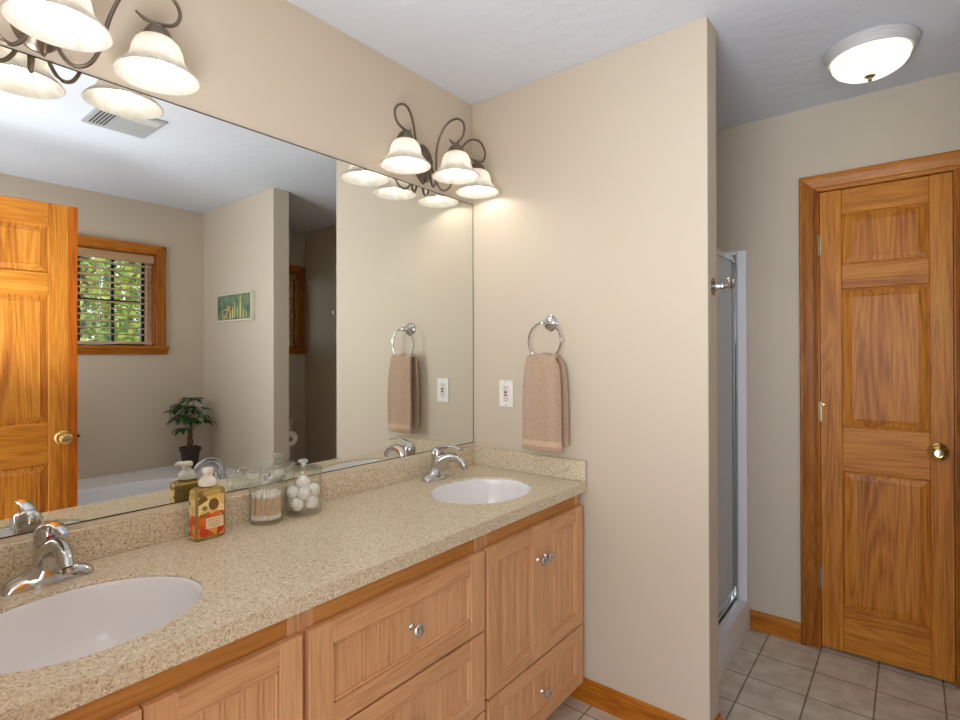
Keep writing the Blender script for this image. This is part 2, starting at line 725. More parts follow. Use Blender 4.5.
window(1, W1Y0, W1Y1, 3)
window(2, W2Y0, W2Y1, 2)


def blind(y0, y1, label, wand):
    t = thing('window_blind', label, 'window blind', (XO + .03, (y0 + y1) / 2, WZ0 + .03), 'wooden slat blinds')
    a, c = y0 + .02, y1 - .02
    obj('valance', box(new(), XO - .004, XO + .014, a - .005, c + .005, WZ1 - .075, WZ1 - .016, .003), valance_m, t, smooth=False)
    obj('head_rail', box(new(), XO + .016, XO + .058, a, c, WZ1 - .06, WZ1 - .016), slat_m, t, smooth=False)
    z = WZ1 - .095
    k = 0
    while z > WZ0 + .06:
        b = new()
        n = 5
        prof = []
        for i in range(n + 1):
            s = i / n
            prof.append((XO + .012 + .048 * s, z + .003 * math.sin(PI * s) - .006 * s + .003))
        prof += [(p[0], p[1] - .0028) for p in prof[::-1]]
        prism(b, prof, 'y', a, c)
        obj('slat', b, slat_m, t, smooth=False)
        z -= .0455
        k += 1
    obj('bottom_rail', box(new(), XO + .012, XO + .06, a, c, WZ0 + .022, WZ0 + .040, .003), slat_m, t, smooth=False)
    b = new()
    for q in (.12, .5, .88):
        yy = a + (c - a) * q
        for xx in (XO + .011, XO + .061):
            tube(b, [(xx, yy, WZ0 + .03), (xx, yy, WZ1 - .06)], .0011, 6)
    obj('ladder_cord', b, WHITE, t)
    b = tube(new(), [(XO + .006, wand, WZ0 + .10), (XO + .008, wand, WZ1 - .08)], [.0045, .003], 8)
    obj('tilt_wand', b, valance_m, t)
    b = tube(new(), smoothpath([(XO + .010, y0 + .10, WZ0 + .02), (XO + .0, y0 + .22, WZ0 + .022), (XO + .002, y0 + .3, WZ0 + .018), (XO + .0, y0 + .45, WZ0 + .024)]), .002, 6)
    obj('pull_cord', b, WHITE, t)


blind(W1Y0, W1Y1, 'wooden slat blind hanging in the larger window above the bathtub', W1Y1 - .062)
blind(W2Y0, W2Y1, 'wooden slat blind hanging in the small window of the toilet alcove', W2Y1 - .06)

# ------------------------------------------------------------------ doors


def raised_panel(b, P, u0, u1, z0, z1, d_back, d_front):
    """P(u, depth, z) -> world; bevelled raised field"""
    ins = [(0, d_back), (.006, d_back), (.034, d_front - .002), (.036, d_front)]
    loops = []
    for i, d in ins:
        loops.append([b.verts.new(P(*q)) for q in ((u0 + i, d, z0 + i), (u1 - i, d, z0 + i), (u1 - i, d, z1 - i), (u0 + i, d, z1 - i))])
    for p, q in zip(loops, loops[1:]):
        for k in range(4):
            b.faces.new((p[k], p[(k + 1) % 4], q[(k + 1) % 4], q[k]))
    b.faces.new(loops[-1])


def knob(parent, c, d, label=None, m=BRASS):
    b = lathe(new(), [(.0, 0), (.034, 0), (.034, .004), (.028, .009), (.014, .011), (.012, .028), (.020, .034), (.029, .044), (.031, .052), (.027, .062), (.016, .068), (.012, .067), (0, .066)], c, d, 28)
    o = obj('door_knob', b, m, parent)
    o['label'] = label or 'polished brass door knob'
    b = lathe(new(), [(0, .0), (.013, .0), (.013, .0045), (.0, .005)], Vector(c) + Vector(d) * .0655, d, 16)
    obj('keyhole_button', b, CHROME, o)
    return o


# door_1: narrow three-panel closet door in the far wall, front face at y = D - .004
t = thing('door_1', None, None, (1.437, D, .01), kind='structure')
yf = D - .003
dx0, dx1, dz0, dz1 = 1.2125, 1.6625, .012, 2.045
sx0, sx1 = 1.2925, 1.5905
for a, c in ((dx0, sx0), (sx1, dx1)):
    obj('stile', box(new(), a, c, yf, yf + .035, dz0, dz1, .0015), door_z, t, smooth=False)
rails = [(dz0, .203), (.805, 1.0), (1.605, 1.713), (1.935, dz1)]
for a, c in rails:
    obj('rail', box(new(), sx0, sx1, yf + .0004, yf + .034, a, c, .003), door_x, t, smooth=False)
for (a, c) in ((.203, .805), (1.0, 1.605), (1.713, 1.935)):
    b = new()
    raised_panel(b, lambda u, d, z: (u, d, z), sx0, sx1, a, c, yf + .010, yf + .005)
    box(b, sx0, sx1, yf + .0135, yf + .03, a, c)
    obj('panel', b, door_p, t, smooth=False)
    b = new()     # sticking moulding round the panel
    for u0_, u1_, z0_, z1_ in ((sx0, sx0 + .007, a, c), (sx1 - .007, sx1, a, c), (sx0, sx1, a, a + .007), (sx0, sx1, c - .007, c)):
        box(b, u0_, u1_, yf + .005, yf + .016, z0_, z1_, .0025)
    obj('panel_moulding', b, door_z, t, smooth=False)
knob(t, (1.613, yf, .928), (0, -1, 0))
for z in (1.806, 1.062, .318):
    b = lathe(new(), [(0, -.045), (.0055, -.045), (.0055, .045), (0, .045)], (1.2065, yf - .006, z), (0, 0, 1), 12)
    lathe(b, [(0, 0), (.004, .0), (.003, .006), (0, .007)], (1.2065, yf - .006, z + .045), (0, 0, 1), 10)
    box(b, 1.2065, 1.216, yf - .002, yf + .001, z - .043, z + .043)
    obj('hinge', b, NICKEL, t)
b = lathe(new(), [(0, 0), (.006, 0), (.003, .006), (.003, .022), (.007, .026), (.007, .032), (0, .034)], (1.2245, yf, 1.095), (0, -1, 0), 12)
o = obj('hinge_pin_stop', b, BRASS, t)
box_b = box(new(), 1.207, 1.668, D + .036, D + .04, 0.0, 2.048)
obj('door_back_gap', box_b, DARK, t, smooth=False)


def casing(name, x0, x1, ztop, m_up, m_ac):
    """mitred moulded casing round an opening x0..x1 in the far wall"""
    t = thing(name, None, None, ((x0 + x1) / 2, D, 0), kind='structure')
    wd = .072
    prof = [(0, 0), (0, .010), (.010, .014), (.018, .011), (.034, .014), (.052, .018), (.060, .022), (.068, .022), (wd, .018), (wd, 0)]

    def loop(path):
        bb = new()
        rings = []
        for px, pz, dx, dz in path:
            rings.append([bb.verts.new((px + dx * s, D - d, pz + dz * s)) for s, d in prof])
        for p, q in zip(rings, rings[1:]):
            for k in range(len(prof)):
                bb.faces.new((p[k], p[(k + 1) % len(prof)], q[(k + 1) % len(prof)], q[k]))
        bb.faces.new(rings[0])
        bb.faces.new(rings[-1])
        return bb
    obj('side_casing', loop([(x0, 0, -1, 0), (x0, ztop, -1, 1)]), m_up, t, angle=20)
    obj('head_casing', loop([(x0, ztop, -1, 1), (x1, ztop, 1, 1)]), m_ac, t, angle=20)
    obj('side_casing', loop([(x1, ztop, 1, 1), (x1, 0, 1, 0)]), m_up, t, angle=20)
    b = new()
    box(b, x0, x0 + .0055, D - .010, D + .1, 0, ztop)
    box(b, x1 - .0055, x1, D - .010, D + .1, 0, ztop)
    box(b, x0, x1, D - .010, D + .1, ztop - .0035, ztop)
    obj('jamb', b, trim_z, t, smooth=False)


casing('trim_1', 1.2055, 1.6695, 2.0505, trim_z, trim_x)

# door_2: open six-panel entry door, seen only in the mirror; local build, hinge at origin, leaf along +y
t = thing('door_2', None, None, (1.705, YN + .040, .01), kind='structure')
hx, hy = 1.705, YN + .040
LW = .765
pf = lambda u, d, z: (hx + d, hy + u, z)      # u from hinge along +y, depth d into the leaf (+x)
zz0, zz1 = .012, 2.045
cols = [(0, .112), (.3345, .4305), (LW - .112, LW - .038)]
for i, (a, c) in enumerate(cols):
    obj('stile', box(new(), hx, hx + .035, hy + a, hy + c, zz0 if i != 1 else zz0 + .002, zz1 if i != 1 else zz1 - .002, .0015), door_z, t, smooth=False)
o = obj('edge_stave', box(new(), hx, hx + .035, hy + LW - .038, hy + LW, zz0, zz1, .0015), door_e, t, smooth=False)
o['label'] = 'darker reddish stave along the free edge of the open door'
for a, c in ((zz0, .203), (.805, 1.0), (1.605, 1.713), (1.935, zz1)):
    for u0, u1 in ((.112, .3345), (.4305, LW - .112)):
        obj('rail', box(new(), hx + .0004, hx + .034, hy + u0, hy + u1, a, c, .003), door_y, t, smooth=False)
for a, c in ((.203, .805), (1.0, 1.605), (1.713, 1.935)):
    for u0, u1 in ((.112, .3345), (.4305, LW - .112)):
        b = new()
        raised_panel(b, pf, u0, u1, a, c, .011, .004)
        box(b, hx + .0135, hx + .0225, hy + u0, hy + u1, a, c)
        obj('panel', b, door_p, t, smooth=False)
knob(t, (hx, hy + LW - .056, .925), (-1, 0, 0))
b = box(new(), hx + .011, hx + .024, hy + LW, hy + LW + .002, .895, .955)
box(b, hx + .012, hx + .023, hy + LW, hy + LW + .012, .918, .932, .002)
obj('latch', b, mat('aged brass latch', (90, 76, 50), .4, 1), t, smooth=False)
t.rotation_euler = (0, 0, R(3.0))

# ------------------------------------------------------------------ vanity cabinets
KN = [(0, 0), (.009, 0), (.007, .003), (.005, .008), (.005, .014), (.011, .018), (.0155, .022), (.0165, .026), (.014, .030), (.007, .033), (0, .034)]
XF = .5405     # face frame plane, doors stand proud of it


def cab_knob(parent, y, z):
    o = obj('knob', lathe(new(), KN, (XF + .0205, y, z), (1, 0, 0), 20), CHROME, parent)
    return o


def bead_front(name, parent, y0, y1, z0, z1, ky, kz, sw=.052, rw=.050):
    """frame-and-bead-board front facing +x"""
    t = bmesh.new()
    b = new()
    xb, xf = XF + .0012, XF + .0205
    m1 = []
    box(b, xb, xf, y0, y0 + sw, z0, z1, .002)
    box(b, xb, xf, y1 - sw, y1, z0, z1, .002)
    ns = len(b.faces)
    box(b, xb, xf - .0003, y0 + sw, y1 - sw, z0, z0 + rw, .002)
    box(b, xb, xf - .0003, y0 + sw, y1 - sw, z1 - rw, z1, .002)
    nr = len(b.faces)
    # bead board: strips with dark v grooves and a small bead
    W = (y1 - y0) - 2 * sw
    n = max(2, round(W / .041))
    pitch = W / n
    xp = xf - .0095
    pts = [(xb, y0 + sw)]
    for i in range(n):
        a = y0 + sw + i * pitch
        g = .0028
        if i:
            pts += [(xp, a - g), (xp - .004, a - g * .2), (xp - .004, a + g * .2), (xp - .0005, a + g), (xp, a + g * 1.8), (xp - .0005, a + g * 2.7), (xp - .0026, a + g * 3.0), (xp, a + g * 3.4)]
        else:
            pts += [(xp, a)]
    pts += [(xp, y1 - sw), (xb, y1 - sw)]
    prism(b, pts, 'z', z0 + rw, z1 - rw)
    nb = len(b.faces)
    # inner moulding
    q = .007
    for a in ((y0 + sw, y0 + sw + q, z0 + rw, z1 - rw), (y1 - sw - q, y1 - sw, z0 + rw, z1 - rw), (y0 + sw, y1 - sw, z0 + rw, z0 + rw + q), (y0 + sw, y1 - sw, z1 - rw - q, z1 - rw)):
        box(b, xp - .004, xf - .0035, *a, .0022)
    b.faces.ensure_lookup_table()
    for i, f in enumerate(b.faces):
        f.material_index = 1 if ns <= i < nr else 0
    t.free()
    o = obj(name, b, [cab_z, cab_y], parent, smooth=False, recalc=True)
    if ky is not None:
        cab_knob(o, ky, kz)
    return o


def cabinet(y0, y1, label, kind):
    t = thing('vanity_cabinet', label, 'cabinet', (.27, (y0 + y1) / 2, 0), 'vanity cabinets')
    b = new()
    box(b, .004, XF - .02, y0 + .0005, y0 + .018, .075, .7995)
    box(b, .004, XF - .02, y1 - .018, y1 - .0005, .075, .7995)
    box(b, .004, .016, y0 + .017, y1 - .017, .075, .7995)
    box(b, .004, XF - .02, y0 + .0005, y1 - .0005, .075, .093)
    box(b, .004, .48, y0 + .0005, y1 - .0005, 0, .0755)
    obj('body', b, cab_f, t, smooth=False)
    for a, c in ((y0 + .0005, y0 + .03), (y1 - .03, y1 - .0005)):
        obj('frame_stile', box(new(), XF - .0195, XF, a, c, .075, .7995, .0008), cab_z, t, smooth=False)
    for a, c in ((.74, .7995), (.075, .1), (.28, .325)) + (((.5, .54),) if kind == 'drawers' else ()):
        obj('frame_rail', box(new(), XF - .0195, XF - .001, y0 + .03, y1 - .03, a, c, .0008), cab_f, t, smooth=False)
    a, c = y0 + .007, y1 - .007
    mid = (a + c) / 2
    if kind == 'doors':
        bead_front('door', t, a, mid - .0015, .309, .751, mid - .022, .640)
        bead_front('door', t, mid + .0015, c, .309, .751, mid + .022, .640)
        bead_front('drawer', t, a, c, .085, .303, mid, .208 - .014, sw=.055)
    else:
        bead_front('drawer', t, a, c, .521, .751, mid - .0, .645, sw=.062)
        bead_front('drawer', t, a, c, .290, .515, mid - .0, .405, sw=.062)
        bead_front('drawer', t, a, c, .085, .284, mid - .0, .19, sw=.062)


cabinet(-.616, -.018, 'maple vanity cabinet with two doors over a drawer, beside the end wall', 'doors')
cabinet(-1.214, -.616, 'maple vanity cabinet of three stacked drawers, in the middle of the row', 'drawers')
cabinet(-1.812, -1.214, 'maple vanity cabinet with doors under the nearest sink, cut by the photo edge', 'doors')
# filler strip to the end wall
# ------------------------------------------------------------------ countertop with sink holes
SK = [(.325, -.345), (.325, -1.530)]
SA, SB = .168, .203       # half sizes in x and y
t = thing('countertop', 'speckled beige countertop running along the vanity, with two sink cut-outs', 'countertop', (.284, -.92, ZB))


def counter_mesh():
    b = new()
    cy0, cy1, cx0, cx1 = YN + .004, -.0015, .001, DC
    N = 48
    bands = [(cy0, (SK[0][1] + SK[1][1]) / 2, SK[1]), ((SK[0][1] + SK[1][1]) / 2, cy1, SK[0])]
    for zt, top in ((ZC, True), (ZB, False)):
        for (ya, yb, (sx_, sy_)) in bands:
            ell, rec = [], []
            angs = [2 * PI * k / N for k in range(N)]
            # snap corner angles to rectangle corners
            for k, a in enumerate(angs):
                ca, sa = math.cos(a), math.sin(a)
                g = .003 if top else 0
                ell.append(b.verts.new((sx_ + (SA + g) * ca, sy_ + (SB + g) * sa, zt)))
                tx = ((cx1 if ca > 0 else cx0) - sx_) / ca if abs(ca) > 1e-9 else 1e9
                ty = ((yb if sa > 0 else ya) - sy_) / sa if abs(sa) > 1e-9 else 1e9
                s = min(tx, ty)
                rec.append((sx_ + s * ca, sy_ + s * sa))
            for cxx, cyy in ((cx0, ya), (cx0, yb), (cx1, ya), (cx1, yb)):
                best = min(range(N), key=lambda i: (rec[i][0] - cxx) ** 2 + (rec[i][1] - cyy) ** 2)
                rec[best] = (cxx, cyy)
            rv = [b.verts.new((p[0], p[1], zt)) for p in rec]
            for k in range(N):
                k2 = (k + 1) % N
                f = (ell[k], rv[k], rv[k2], ell[k2]) if top else (ell[k2], rv[k2], rv[k], ell[k])
                b.faces.new(f)
            if top:
                mid = [b.verts.new((v.co.x + (sx_ - v.co.x) * .003 / SA, v.co.y + (sy_ - v.co.y) * .003 / SB, ZC - .003)) for v in ell]
                low = [b.verts.new((v.co.x, v.co.y, ZB + .0)) for v in mid]
                for k in range(N):
                    k2 = (k + 1) % N
                    b.faces.new((ell[k2], mid[k2], mid[k], ell[k]))
                    b.faces.new((mid[k2], low[k2], low[k], mid[k]))
    # outer skirt: front edge with eased arris, ends and back
    e = .003
    for (x0_, y0_, x1_, y1_) in ((cx1, cy0, cx1, cy1), (cx1, cy1, cx0, cy1), (cx0, cy1, cx0, cy0), (cx0, cy0, cx1, cy0)):
        vs = [b.verts.new(p) for p in ((x0_, y0_, ZC), (x1_, y1_, ZC), (x1_, y1_, ZB), (x0_, y0_, ZB))]
        b.faces.new(vs)
    bmesh.ops.remove_doubles(b, verts=b.verts[:], dist=.0004)
    return b


obj('slab', counter_mesh(), COUNTER, t, angle=40)
b = box(new(), .0012, .0205, YN + .004, -.0015, ZC + .0003, ZS, .0018, 2)
obj('backsplash', b, COUNTER, t, smooth=False)
b = box(new(), .0208, DC - .001, -.0205, -.0012, ZC + .0003, ZS, .0018, 2)
obj('side_splash', b, COUNTER, t, smooth=False)
b = box(new(), .0005, .0045, YN + .004, -.002, ZS + .0004, .9282)
obj('caulk_strip', b, mat('cream caulk', (225, 214, 190), .6), t, smooth=False)


def sink(cx, cy, label):
    t = thing('sink', label, 'sink', (cx, cy, .66), 'oval undermount sinks')
    b = new()
    prof = [(.997, ZC - .0075), (.985, ZC - .0078), (.975, ZC - .012), (.965, ZC - .028), (.945, ZC - .060), (.90, ZB - .070), (.78, ZB - .110), (.55, ZB - .131), (.25, ZB - .140), (.12, ZB - .142), (.12, ZB - .15),
            (.58, ZB - .142), (.83, ZB - .122), (.95, ZB - .09), (.985, ZB - .045), (.997, ZB)]
    rings = []
    N = 56
    for s, z in prof:
        rings.append([b.verts.new((cx + SA * s * math.cos(2 * PI * k / N), cy + SB * s * math.sin(2 * PI * k / N), z)) for k in range(N)])
    for i in range(len(rings)):
        p, q = rings[i], rings[(i + 1) % len(rings)]
        for k in range(N):
            k2 = (k + 1) % N
            b.faces.new((p[k], p[k2], q[k2], q[k]))
    obj('basin', b, PORC, t, angle=60)
    b = lathe(new(), [(0, -.012), (.014, -.012), (.0165, .0), (.021, .0035), (.024, .002), (.024, -.004), (.0, -.004)], (cx, cy, ZB - .1395), (0, 0, 1), 24)
    obj('drain', b, CHROME, t)


sink(*SK[0], 'white oval undermount sink nearest the end wall and towel')
sink(*SK[1], 'white oval undermount sink in the foreground, cut by the left photo edge')

# ------------------------------------------------------------------ faucets


def faucet(cy, label, cx=.088):
    t = thing('faucet', label, 'faucet', (cx, cy, ZC), 'single lever chrome faucets')
    z = ZC + .0004
    # base wings: tapered centerset body
    b = new()
    sec = [(-.080, .012, .006), (-.077, .021, .014), (-.066, .0245, .021), (-.05, .0245, .027), (-.034, .025, .037), (-.022, .028, .050), (-.012, .030, .058), (0, .031, .060), (.012, .030, .058), (.022, .028, .050), (.034, .025, .037), (.05, .0245, .027), (.066, .0245, .021), (.077, .021, .014), (.080, .012, .006)]
    rings = []
    for s, hw, hh in sec:
        ring = []
        for k in range(13):
            a = PI * k / 12
            ring.append(b.verts.new((cx + hw * math.cos(a), cy + s, z + hh * math.sin(a) ** .8 if 0 < k < 12 else z)))
        rings.append(ring)
    for p, q in zip(rings, rings[1:]):
        for k in range(12):
            b.faces.new((p[k], p[k + 1], q[k + 1], q[k]))
        b.faces.new((p[12], p[0], q[0], q[12]))
    b.faces.new(rings[0])
    b.faces.new(rings[-1])
    obj('base', b, CHROME, t, angle=50)
    # column leaning back a little and rising to the handle hub
    b = lathe(new(), [(.027, .03), (.0255, .055), (.0235, .075), (.0235, .082)], (cx - .004, cy, z), (0, 0, 1), 28)
    obj('column', b, CHROME, t)
    # spout
    b = tube(new(), smoothpath([(cx + .002, cy, z + .040), (cx + .030, cy, z + .074), (cx + .062, cy, z + .090), (cx + .095, cy, z + .090), (cx + .122, cy, z + .076), (cx + .136, cy, z + .060)]), [.028, .0245, .019, .016, .0145, .0135, .012], 18, flat=1.0)
    sp = obj('spout', b, CHROME, t)
    obj('aerator', lathe(new(), [(0, -.004), (.009, -.004), (.0095, .004), (0, .004)], (cx + .1385, cy, z + .0565), (.6, 0, -1), 14), NICKEL, sp)
    # handle: dome cap and lever thrusting forward and up
    b = lathe(new(), [(.0245, .083), (.0255, .090), (.0245, .103), (.020, .115), (.012, .122), (0, .1245)], (cx - .004, cy, z), (0, 0, 1), 28)
    tube(b, smoothpath([(cx - .006, cy, z + .108), (cx + .012, cy, z + .122), (cx + .045, cy, z + .131), (cx + .085, cy, z + .131), (cx + .122, cy, z + .124)]), [.017, .0155, .013, .012, .0115, .008], 14, flat=.45)
    h = obj('lever_handle', b, CHROME, t, angle=50)
    b = ball(new(), (cx + .0205, cy - .004, z + .0985), .003, .004, .004, 10, 8)
    obj('hot_mark', b, mat('red index mark', (190, 40, 30), .3), h)
    b = ball(new(), (cx + .0205, cy + .004, z + .0985), .003, .004, .004, 10, 8)
    obj('cold_mark', b, mat('blue index mark', (40, 60, 170), .3), h)
    b = tube(new(), [(cx - .030, cy, z + .02), (cx - .030, cy, z + .055)], .0022, 8)
    ball(b, (cx - .030, cy, z + .058), .005)
    obj('drain_lift_rod', b, CHROME, t)


faucet(-.318, 'chrome single lever faucet at the sink nearest the end wall')
faucet(-1.532, 'chrome single lever faucet at the foreground sink by the left photo edge')

# ------------------------------------------------------------------ vanity lights


def vanity_light(yc, label, dz=0):
    t = thing('vanity_light', label, 'wall light', (0, yc, 2.09), 'three shade vanity lights')
    b = lathe(new(), [(0, .0), (.052, 0), (.052, .006), (.046, .012), (.034, .016), (.030, .022), (.012, .026), (0, .027)], (.0006, yc, 2.088), (1, 0, 0), 36, sx=1, sy=1)
    for v in b.verts:
        v.co.z = 2.088 + (v.co.z - 2.088) * 1.48
    obj('backplate', b, PEWTER, t)
    b = tube(new(), [(.02, yc, 2.088), (.036, yc, 2.088)], .014, 14)
    ball(b, (.040, yc, 2.088), .013)
    obj('hub', b, PEWTER, t)
    for k in (-1, 0, 1):
        if k:
            e = (.118, yc + k * .205)
            P = lambda s, z: (.034 + (e[0] - .034) * min(1, max(0, s)), yc + k * .205 * s, z)
            path = [P(.02, 2.085), P(.10, 2.045), P(.17, 2.005), P(.27, 1.985), P(.40, 1.998), P(.50, 2.045), P(.57, 2.115), P(.68, 2.175), P(.84, 2.212), P(1.04, 2.218), P(1.20, 2.200), P(1.25, 2.172), P(1.18, 2.142), P(1.0, 2.128), P(.88, 2.134), P(.80, 2.147)]
        else:
            e = (.180, yc)
            P = lambda s, z: (.034 + (e[0] - .034) * s, yc, z)
            path = [P(.0, 2.075), P(.05, 2.035), P(.11, 2.0), P(.18, 1.985), P(.25, 2.0), P(.28, 2.045), P(.29, 2.115), P(.40, 2.170), P(.66, 2.212), P(.98, 2.222), P(1.22, 2.202), P(1.28, 2.172), P(1.2, 2.142), P(1.0, 2.128), P(.86, 2.136), P(.76, 2.152)]
        b = tube(new(), smoothpath(path, 7), [.0046] * 14 + [.0045, .0025], 10)
        arm = obj('arm', b, PEWTER, t)
        c = (e[0], e[1], 2.0)
        b = lathe(new(), [(0, .130), (.007, .129), (.010, .122), (.016, .120), (.025, .112), (.027, .106), (.031, .100), (.033, .092), (.033, .086), (.030, .086), (.027, .098), (0, .110)], c, (0, 0, 1), 28)
        obj('shade_fitter', b, PEWTER, arm)
        prof = [(.029, .092), (.038, .088), (.047, .079), (.0535, .064), (.0565, .048), (.060, .036), (.068, .025), (.080, .013), (.0895, .003), (.0915, 0), (.0895, -.0015),
                (.0865, .0015), (.0775, .0105), (.0655, .0225), (.0574, .034), (.0537, .048), (.0507, .063), (.0445, .0765), (.0365, .085), (.028, .089)]
        sh = obj('shade', lathe(new(), prof, c, (0, 0, 1), 40, close=True), ALAB, t)
        b = lathe(new(), [(0, .088), (.012, .088), (.012, .066), (0, .066)], c, (0, 0, 1), 14)
        obj('socket', b, WHITE, t)
        b = lathe(new(), [(.008, .066), (.012, .058), (.0155, .046), (.0150, .034), (.010, .020), (.0045, .008), (0, .002)], c, (0, 0, 1), 16)
        obj('bulb', b, BULBM, t)
    t.location.z += dz


vanity_light(-.312, 'pewter three-shade vanity light above the mirror in the room corner')
vanity_light(-1.535, 'pewter three-shade vanity light at the upper left, above the foreground sink', -.008)

# ------------------------------------------------------------------ ceiling light
cx, cy = 1.418, .560
t = thing('ceiling_light', 'white flush ceiling light with glowing glass bowl in front of the closet door', 'ceiling light', (cx, cy, H))
b = lathe(new(), [(0, -.0005), (.140, -.0005), (.1435, -.006), (.143, -.014), (.138, -.019), (.137, -.026), (.131, -.032), (.129, -.038), (.124, -.040), (.118, -.036), (.118, -.004), (0, -.004)], (cx, cy, H), (0, 0, 1), 56)
obj('trim_ring', b, mat('white enamel ring', (205, 205, 205), .4), t)
prof = [(.117, -.034), (.121, -.044), (.117, -.062), (.104, -.080), (.083, -.094), (.055, -.103), (.028, -.107), (0, -.108), ]
pin = [(r * .975, z + .003) for r, z in prof[::-1]]
b = lathe(new(), prof + pin, (cx, cy, H), (0, 0, 1), 56)
obj('glass_bowl', b, BOWLG, t)
b = lathe(new(), [(0, -.106), (.017, -.107), (.018, -.110), (.012, -.113), (.006, -.115), (.007, -.120), (.0055, -.126), (0, -.129)], (cx, cy, H), (0, 0, 1), 20)
obj('finial', b, NICKEL, t)
for s in (-1, 1):
    b = lathe(new(), [(0, -.012), (.012, -.008), (.019, .006), (.017, .024), (.010, .036), (0, .038)], (cx + s * .045, cy, H - .055), (s, 0, 0), 16)
    obj('bulb', b, BULBC, t)

# ------------------------------------------------------------------ exhaust vent (seen in the mirror)
t = thing('ceiling_vent', 'square white slotted exhaust vent on the ceiling, seen in the mirror', 'vent', (1.405, -.92, H))
vx0, vx1, vy0, vy1 = 1.255, 1.545, -1.055, -.785
b = new()
box(b, vx0, vx1, vy0, vy1, H - .012, H - .0008, .003)
obj('cover', b, mat('vent cover white', (166, 168, 172), .5), t, smooth=False)
b = new()
for k in range(5):
    yy = vy0 + .02 + k * .014
    box(b, vx0 + .035, vx1 - .035, yy, yy + .006, H - .0130, H - .0122)
obj('slot', b, BLACK, t, smooth=False)
b = new()
for k in range(5):
    xx = vx0 + .02 + k * .014
    box(b, xx, xx + .005, vy0 + .10, vy1 - .02, H - .015, H - .0122)
obj('louver', b, WHITE, t, smooth=False)

# ------------------------------------------------------------------ outlet
oc = (.1885, 1.155)
t = thing('power_outlet', 'white safety power outlet on the end wall beside the mirror edge', 'outlet', (oc[0], 0, oc[1] - .056))
obj('cover_plate', box(new(), oc[0] - .036, oc[0] + .036, -.006, -.0006, oc[1] - .056, oc[1] + .056, .003, 2), WHITE, t, smooth=False)
obj('receptacle', box(new(), oc[0] - .0165, oc[0] + .0165, -.0085, -.0062, oc[1] - .034, oc[1] + .034, .001), mat('outlet face', (228, 222, 214), .35), t, smooth=False)
for dz, nm, mm in ((.006, 'test_button', BLACK), (-.006, 'reset_button', mat('red reset button', (120, 40, 34), .4))):
    obj(nm, box(new(), oc[0] - .007, oc[0] + .007, -.0105, -.0087, oc[1] + dz - .0035, oc[1] + dz + .0035, .0007), mm, t, smooth=False)
for s in (1, -1):
    b = new()
    z = oc[1] + s * .022
    for dx in (-.006, .006):
        box(b, oc[0] + dx - .001, oc[0] + dx + .001, -.0089, -.0086, z - .001, z + .008)
    lathe(b, [(0, 0), (.0028, 0), (.0028, .0004), (0, .0004)], (oc[0], -.0086, z - .007), (0, -1, 0), 10)
    obj('socket_slots', b, BLACK, t, smooth=False)
for s in (1, -1):
    b = lathe(new(), [(0, 0), (.003, 0), (.0025, .001), (0, .0012)], (oc[0], -.006, oc[1] + s * .048), (0, -1, 0), 10)
    obj('screw', b, NICKEL, t)

# ------------------------------------------------------------------ towel ring and towel
rx, rz, ry = .409, 1.3745, -.052
t = thing('towel_ring', 'chrome towel ring mounted on the end wall above the side splash', 'towel ring', (rx, 0, 1.445))
b = lathe(new(), [(0, .0), (.031, .0), (.032, .004), (.027, .008), (.025, .011), (.017, .014), (.011, .018), (0, .02)], (rx, -.0006, 1.445), (0, -1, 0), 32)
obj('rosette', b, CHROME, t)
b = lathe(new(), [(.009, .014), (.007, .022), (.0065, .038), (.010, .042), (.011, .050), (.010, .060), (.006, .064), (0, .065)], (rx, -.0006, 1.445), (0, -1, 0), 20)
tube(b, [(rx - .014, ry, 1.447), (rx + .014, ry, 1.447)], .0075, 12)
obj('post', b, CHROME, t)
RR = .074
pts = [(rx + RR * math.sin(2 * PI * k / 64), ry, rz + RR * math.cos(2 * PI * k / 64)) for k in range(64)]
obj('ring', tube(new(), pts, .0042, 10, closed=True), CHROME, t)


def towel():
    b = new()
    N, M = 40, 60
    # side profile: front bottom -> over the ring -> back bottom
    prof = []
    zr = rz - RR
    zb, zt = .946, zr + .013
    fr = 34
    for i in range(fr):
        s = i / fr
        prof.append(('f', -.082 + .008 * s ** 6, zb + (zt - .014 - zb) * s))
    for k in range(7):
        a = PI * k / 6
        prof.append(('t', -.052 - .021 * math.cos(a), zt - .014 + .020 * math.sin(a)))
    for i in range(1, fr):
        s = 1 - i / fr
        prof.append(('b', -.031 - .002 * s ** 4, zb + .012 + (zt - .014 - zb - .012) * s))
    rows = []
    for kind, y, z in prof:
        s = (z - zb) / (zt - zb)
        row = []
        g = max(0, min(1, s)) ** 5
        x0 = .324 + .014 * g
        x1 = (.492 if kind != 'b' else .503) - .022 * g
        for j in range(N + 1):
            u = j / N
            wv = .0036 * math.sin(u * 9 + 1.3 * math.sin(s * 3)) * (1.2 - .4 * s) + .0022 * math.sin(u * 23 + s * 7) * g
            if u > .9:      # rolled folded right edge
                wv += .02 * ((u - .9) / .1) ** 2 * (1 if kind == 'f' else 0)
            if kind == 'b':
                wv *= .4
            if kind == 't':
                wv *= .5
            droop = -.006 * abs(u - .5) * 2 * (1 if kind == 't' else g) + .004 * math.sin(u * 14) * g
            row.append(b.verts.new((x0 + (x1 - x0) * u, y + wv, z + droop)))
        rows.append(row)
    for i, (p, q) in enumerate(zip(rows, rows[1:])):
        for j in range(N):
            f = b.faces.new((p[j], p[j + 1], q[j + 1], q[j]))
            z = rows[i][0].co.z
            f.material_index = 1 if (.960 < z < .984) else 0
    return b


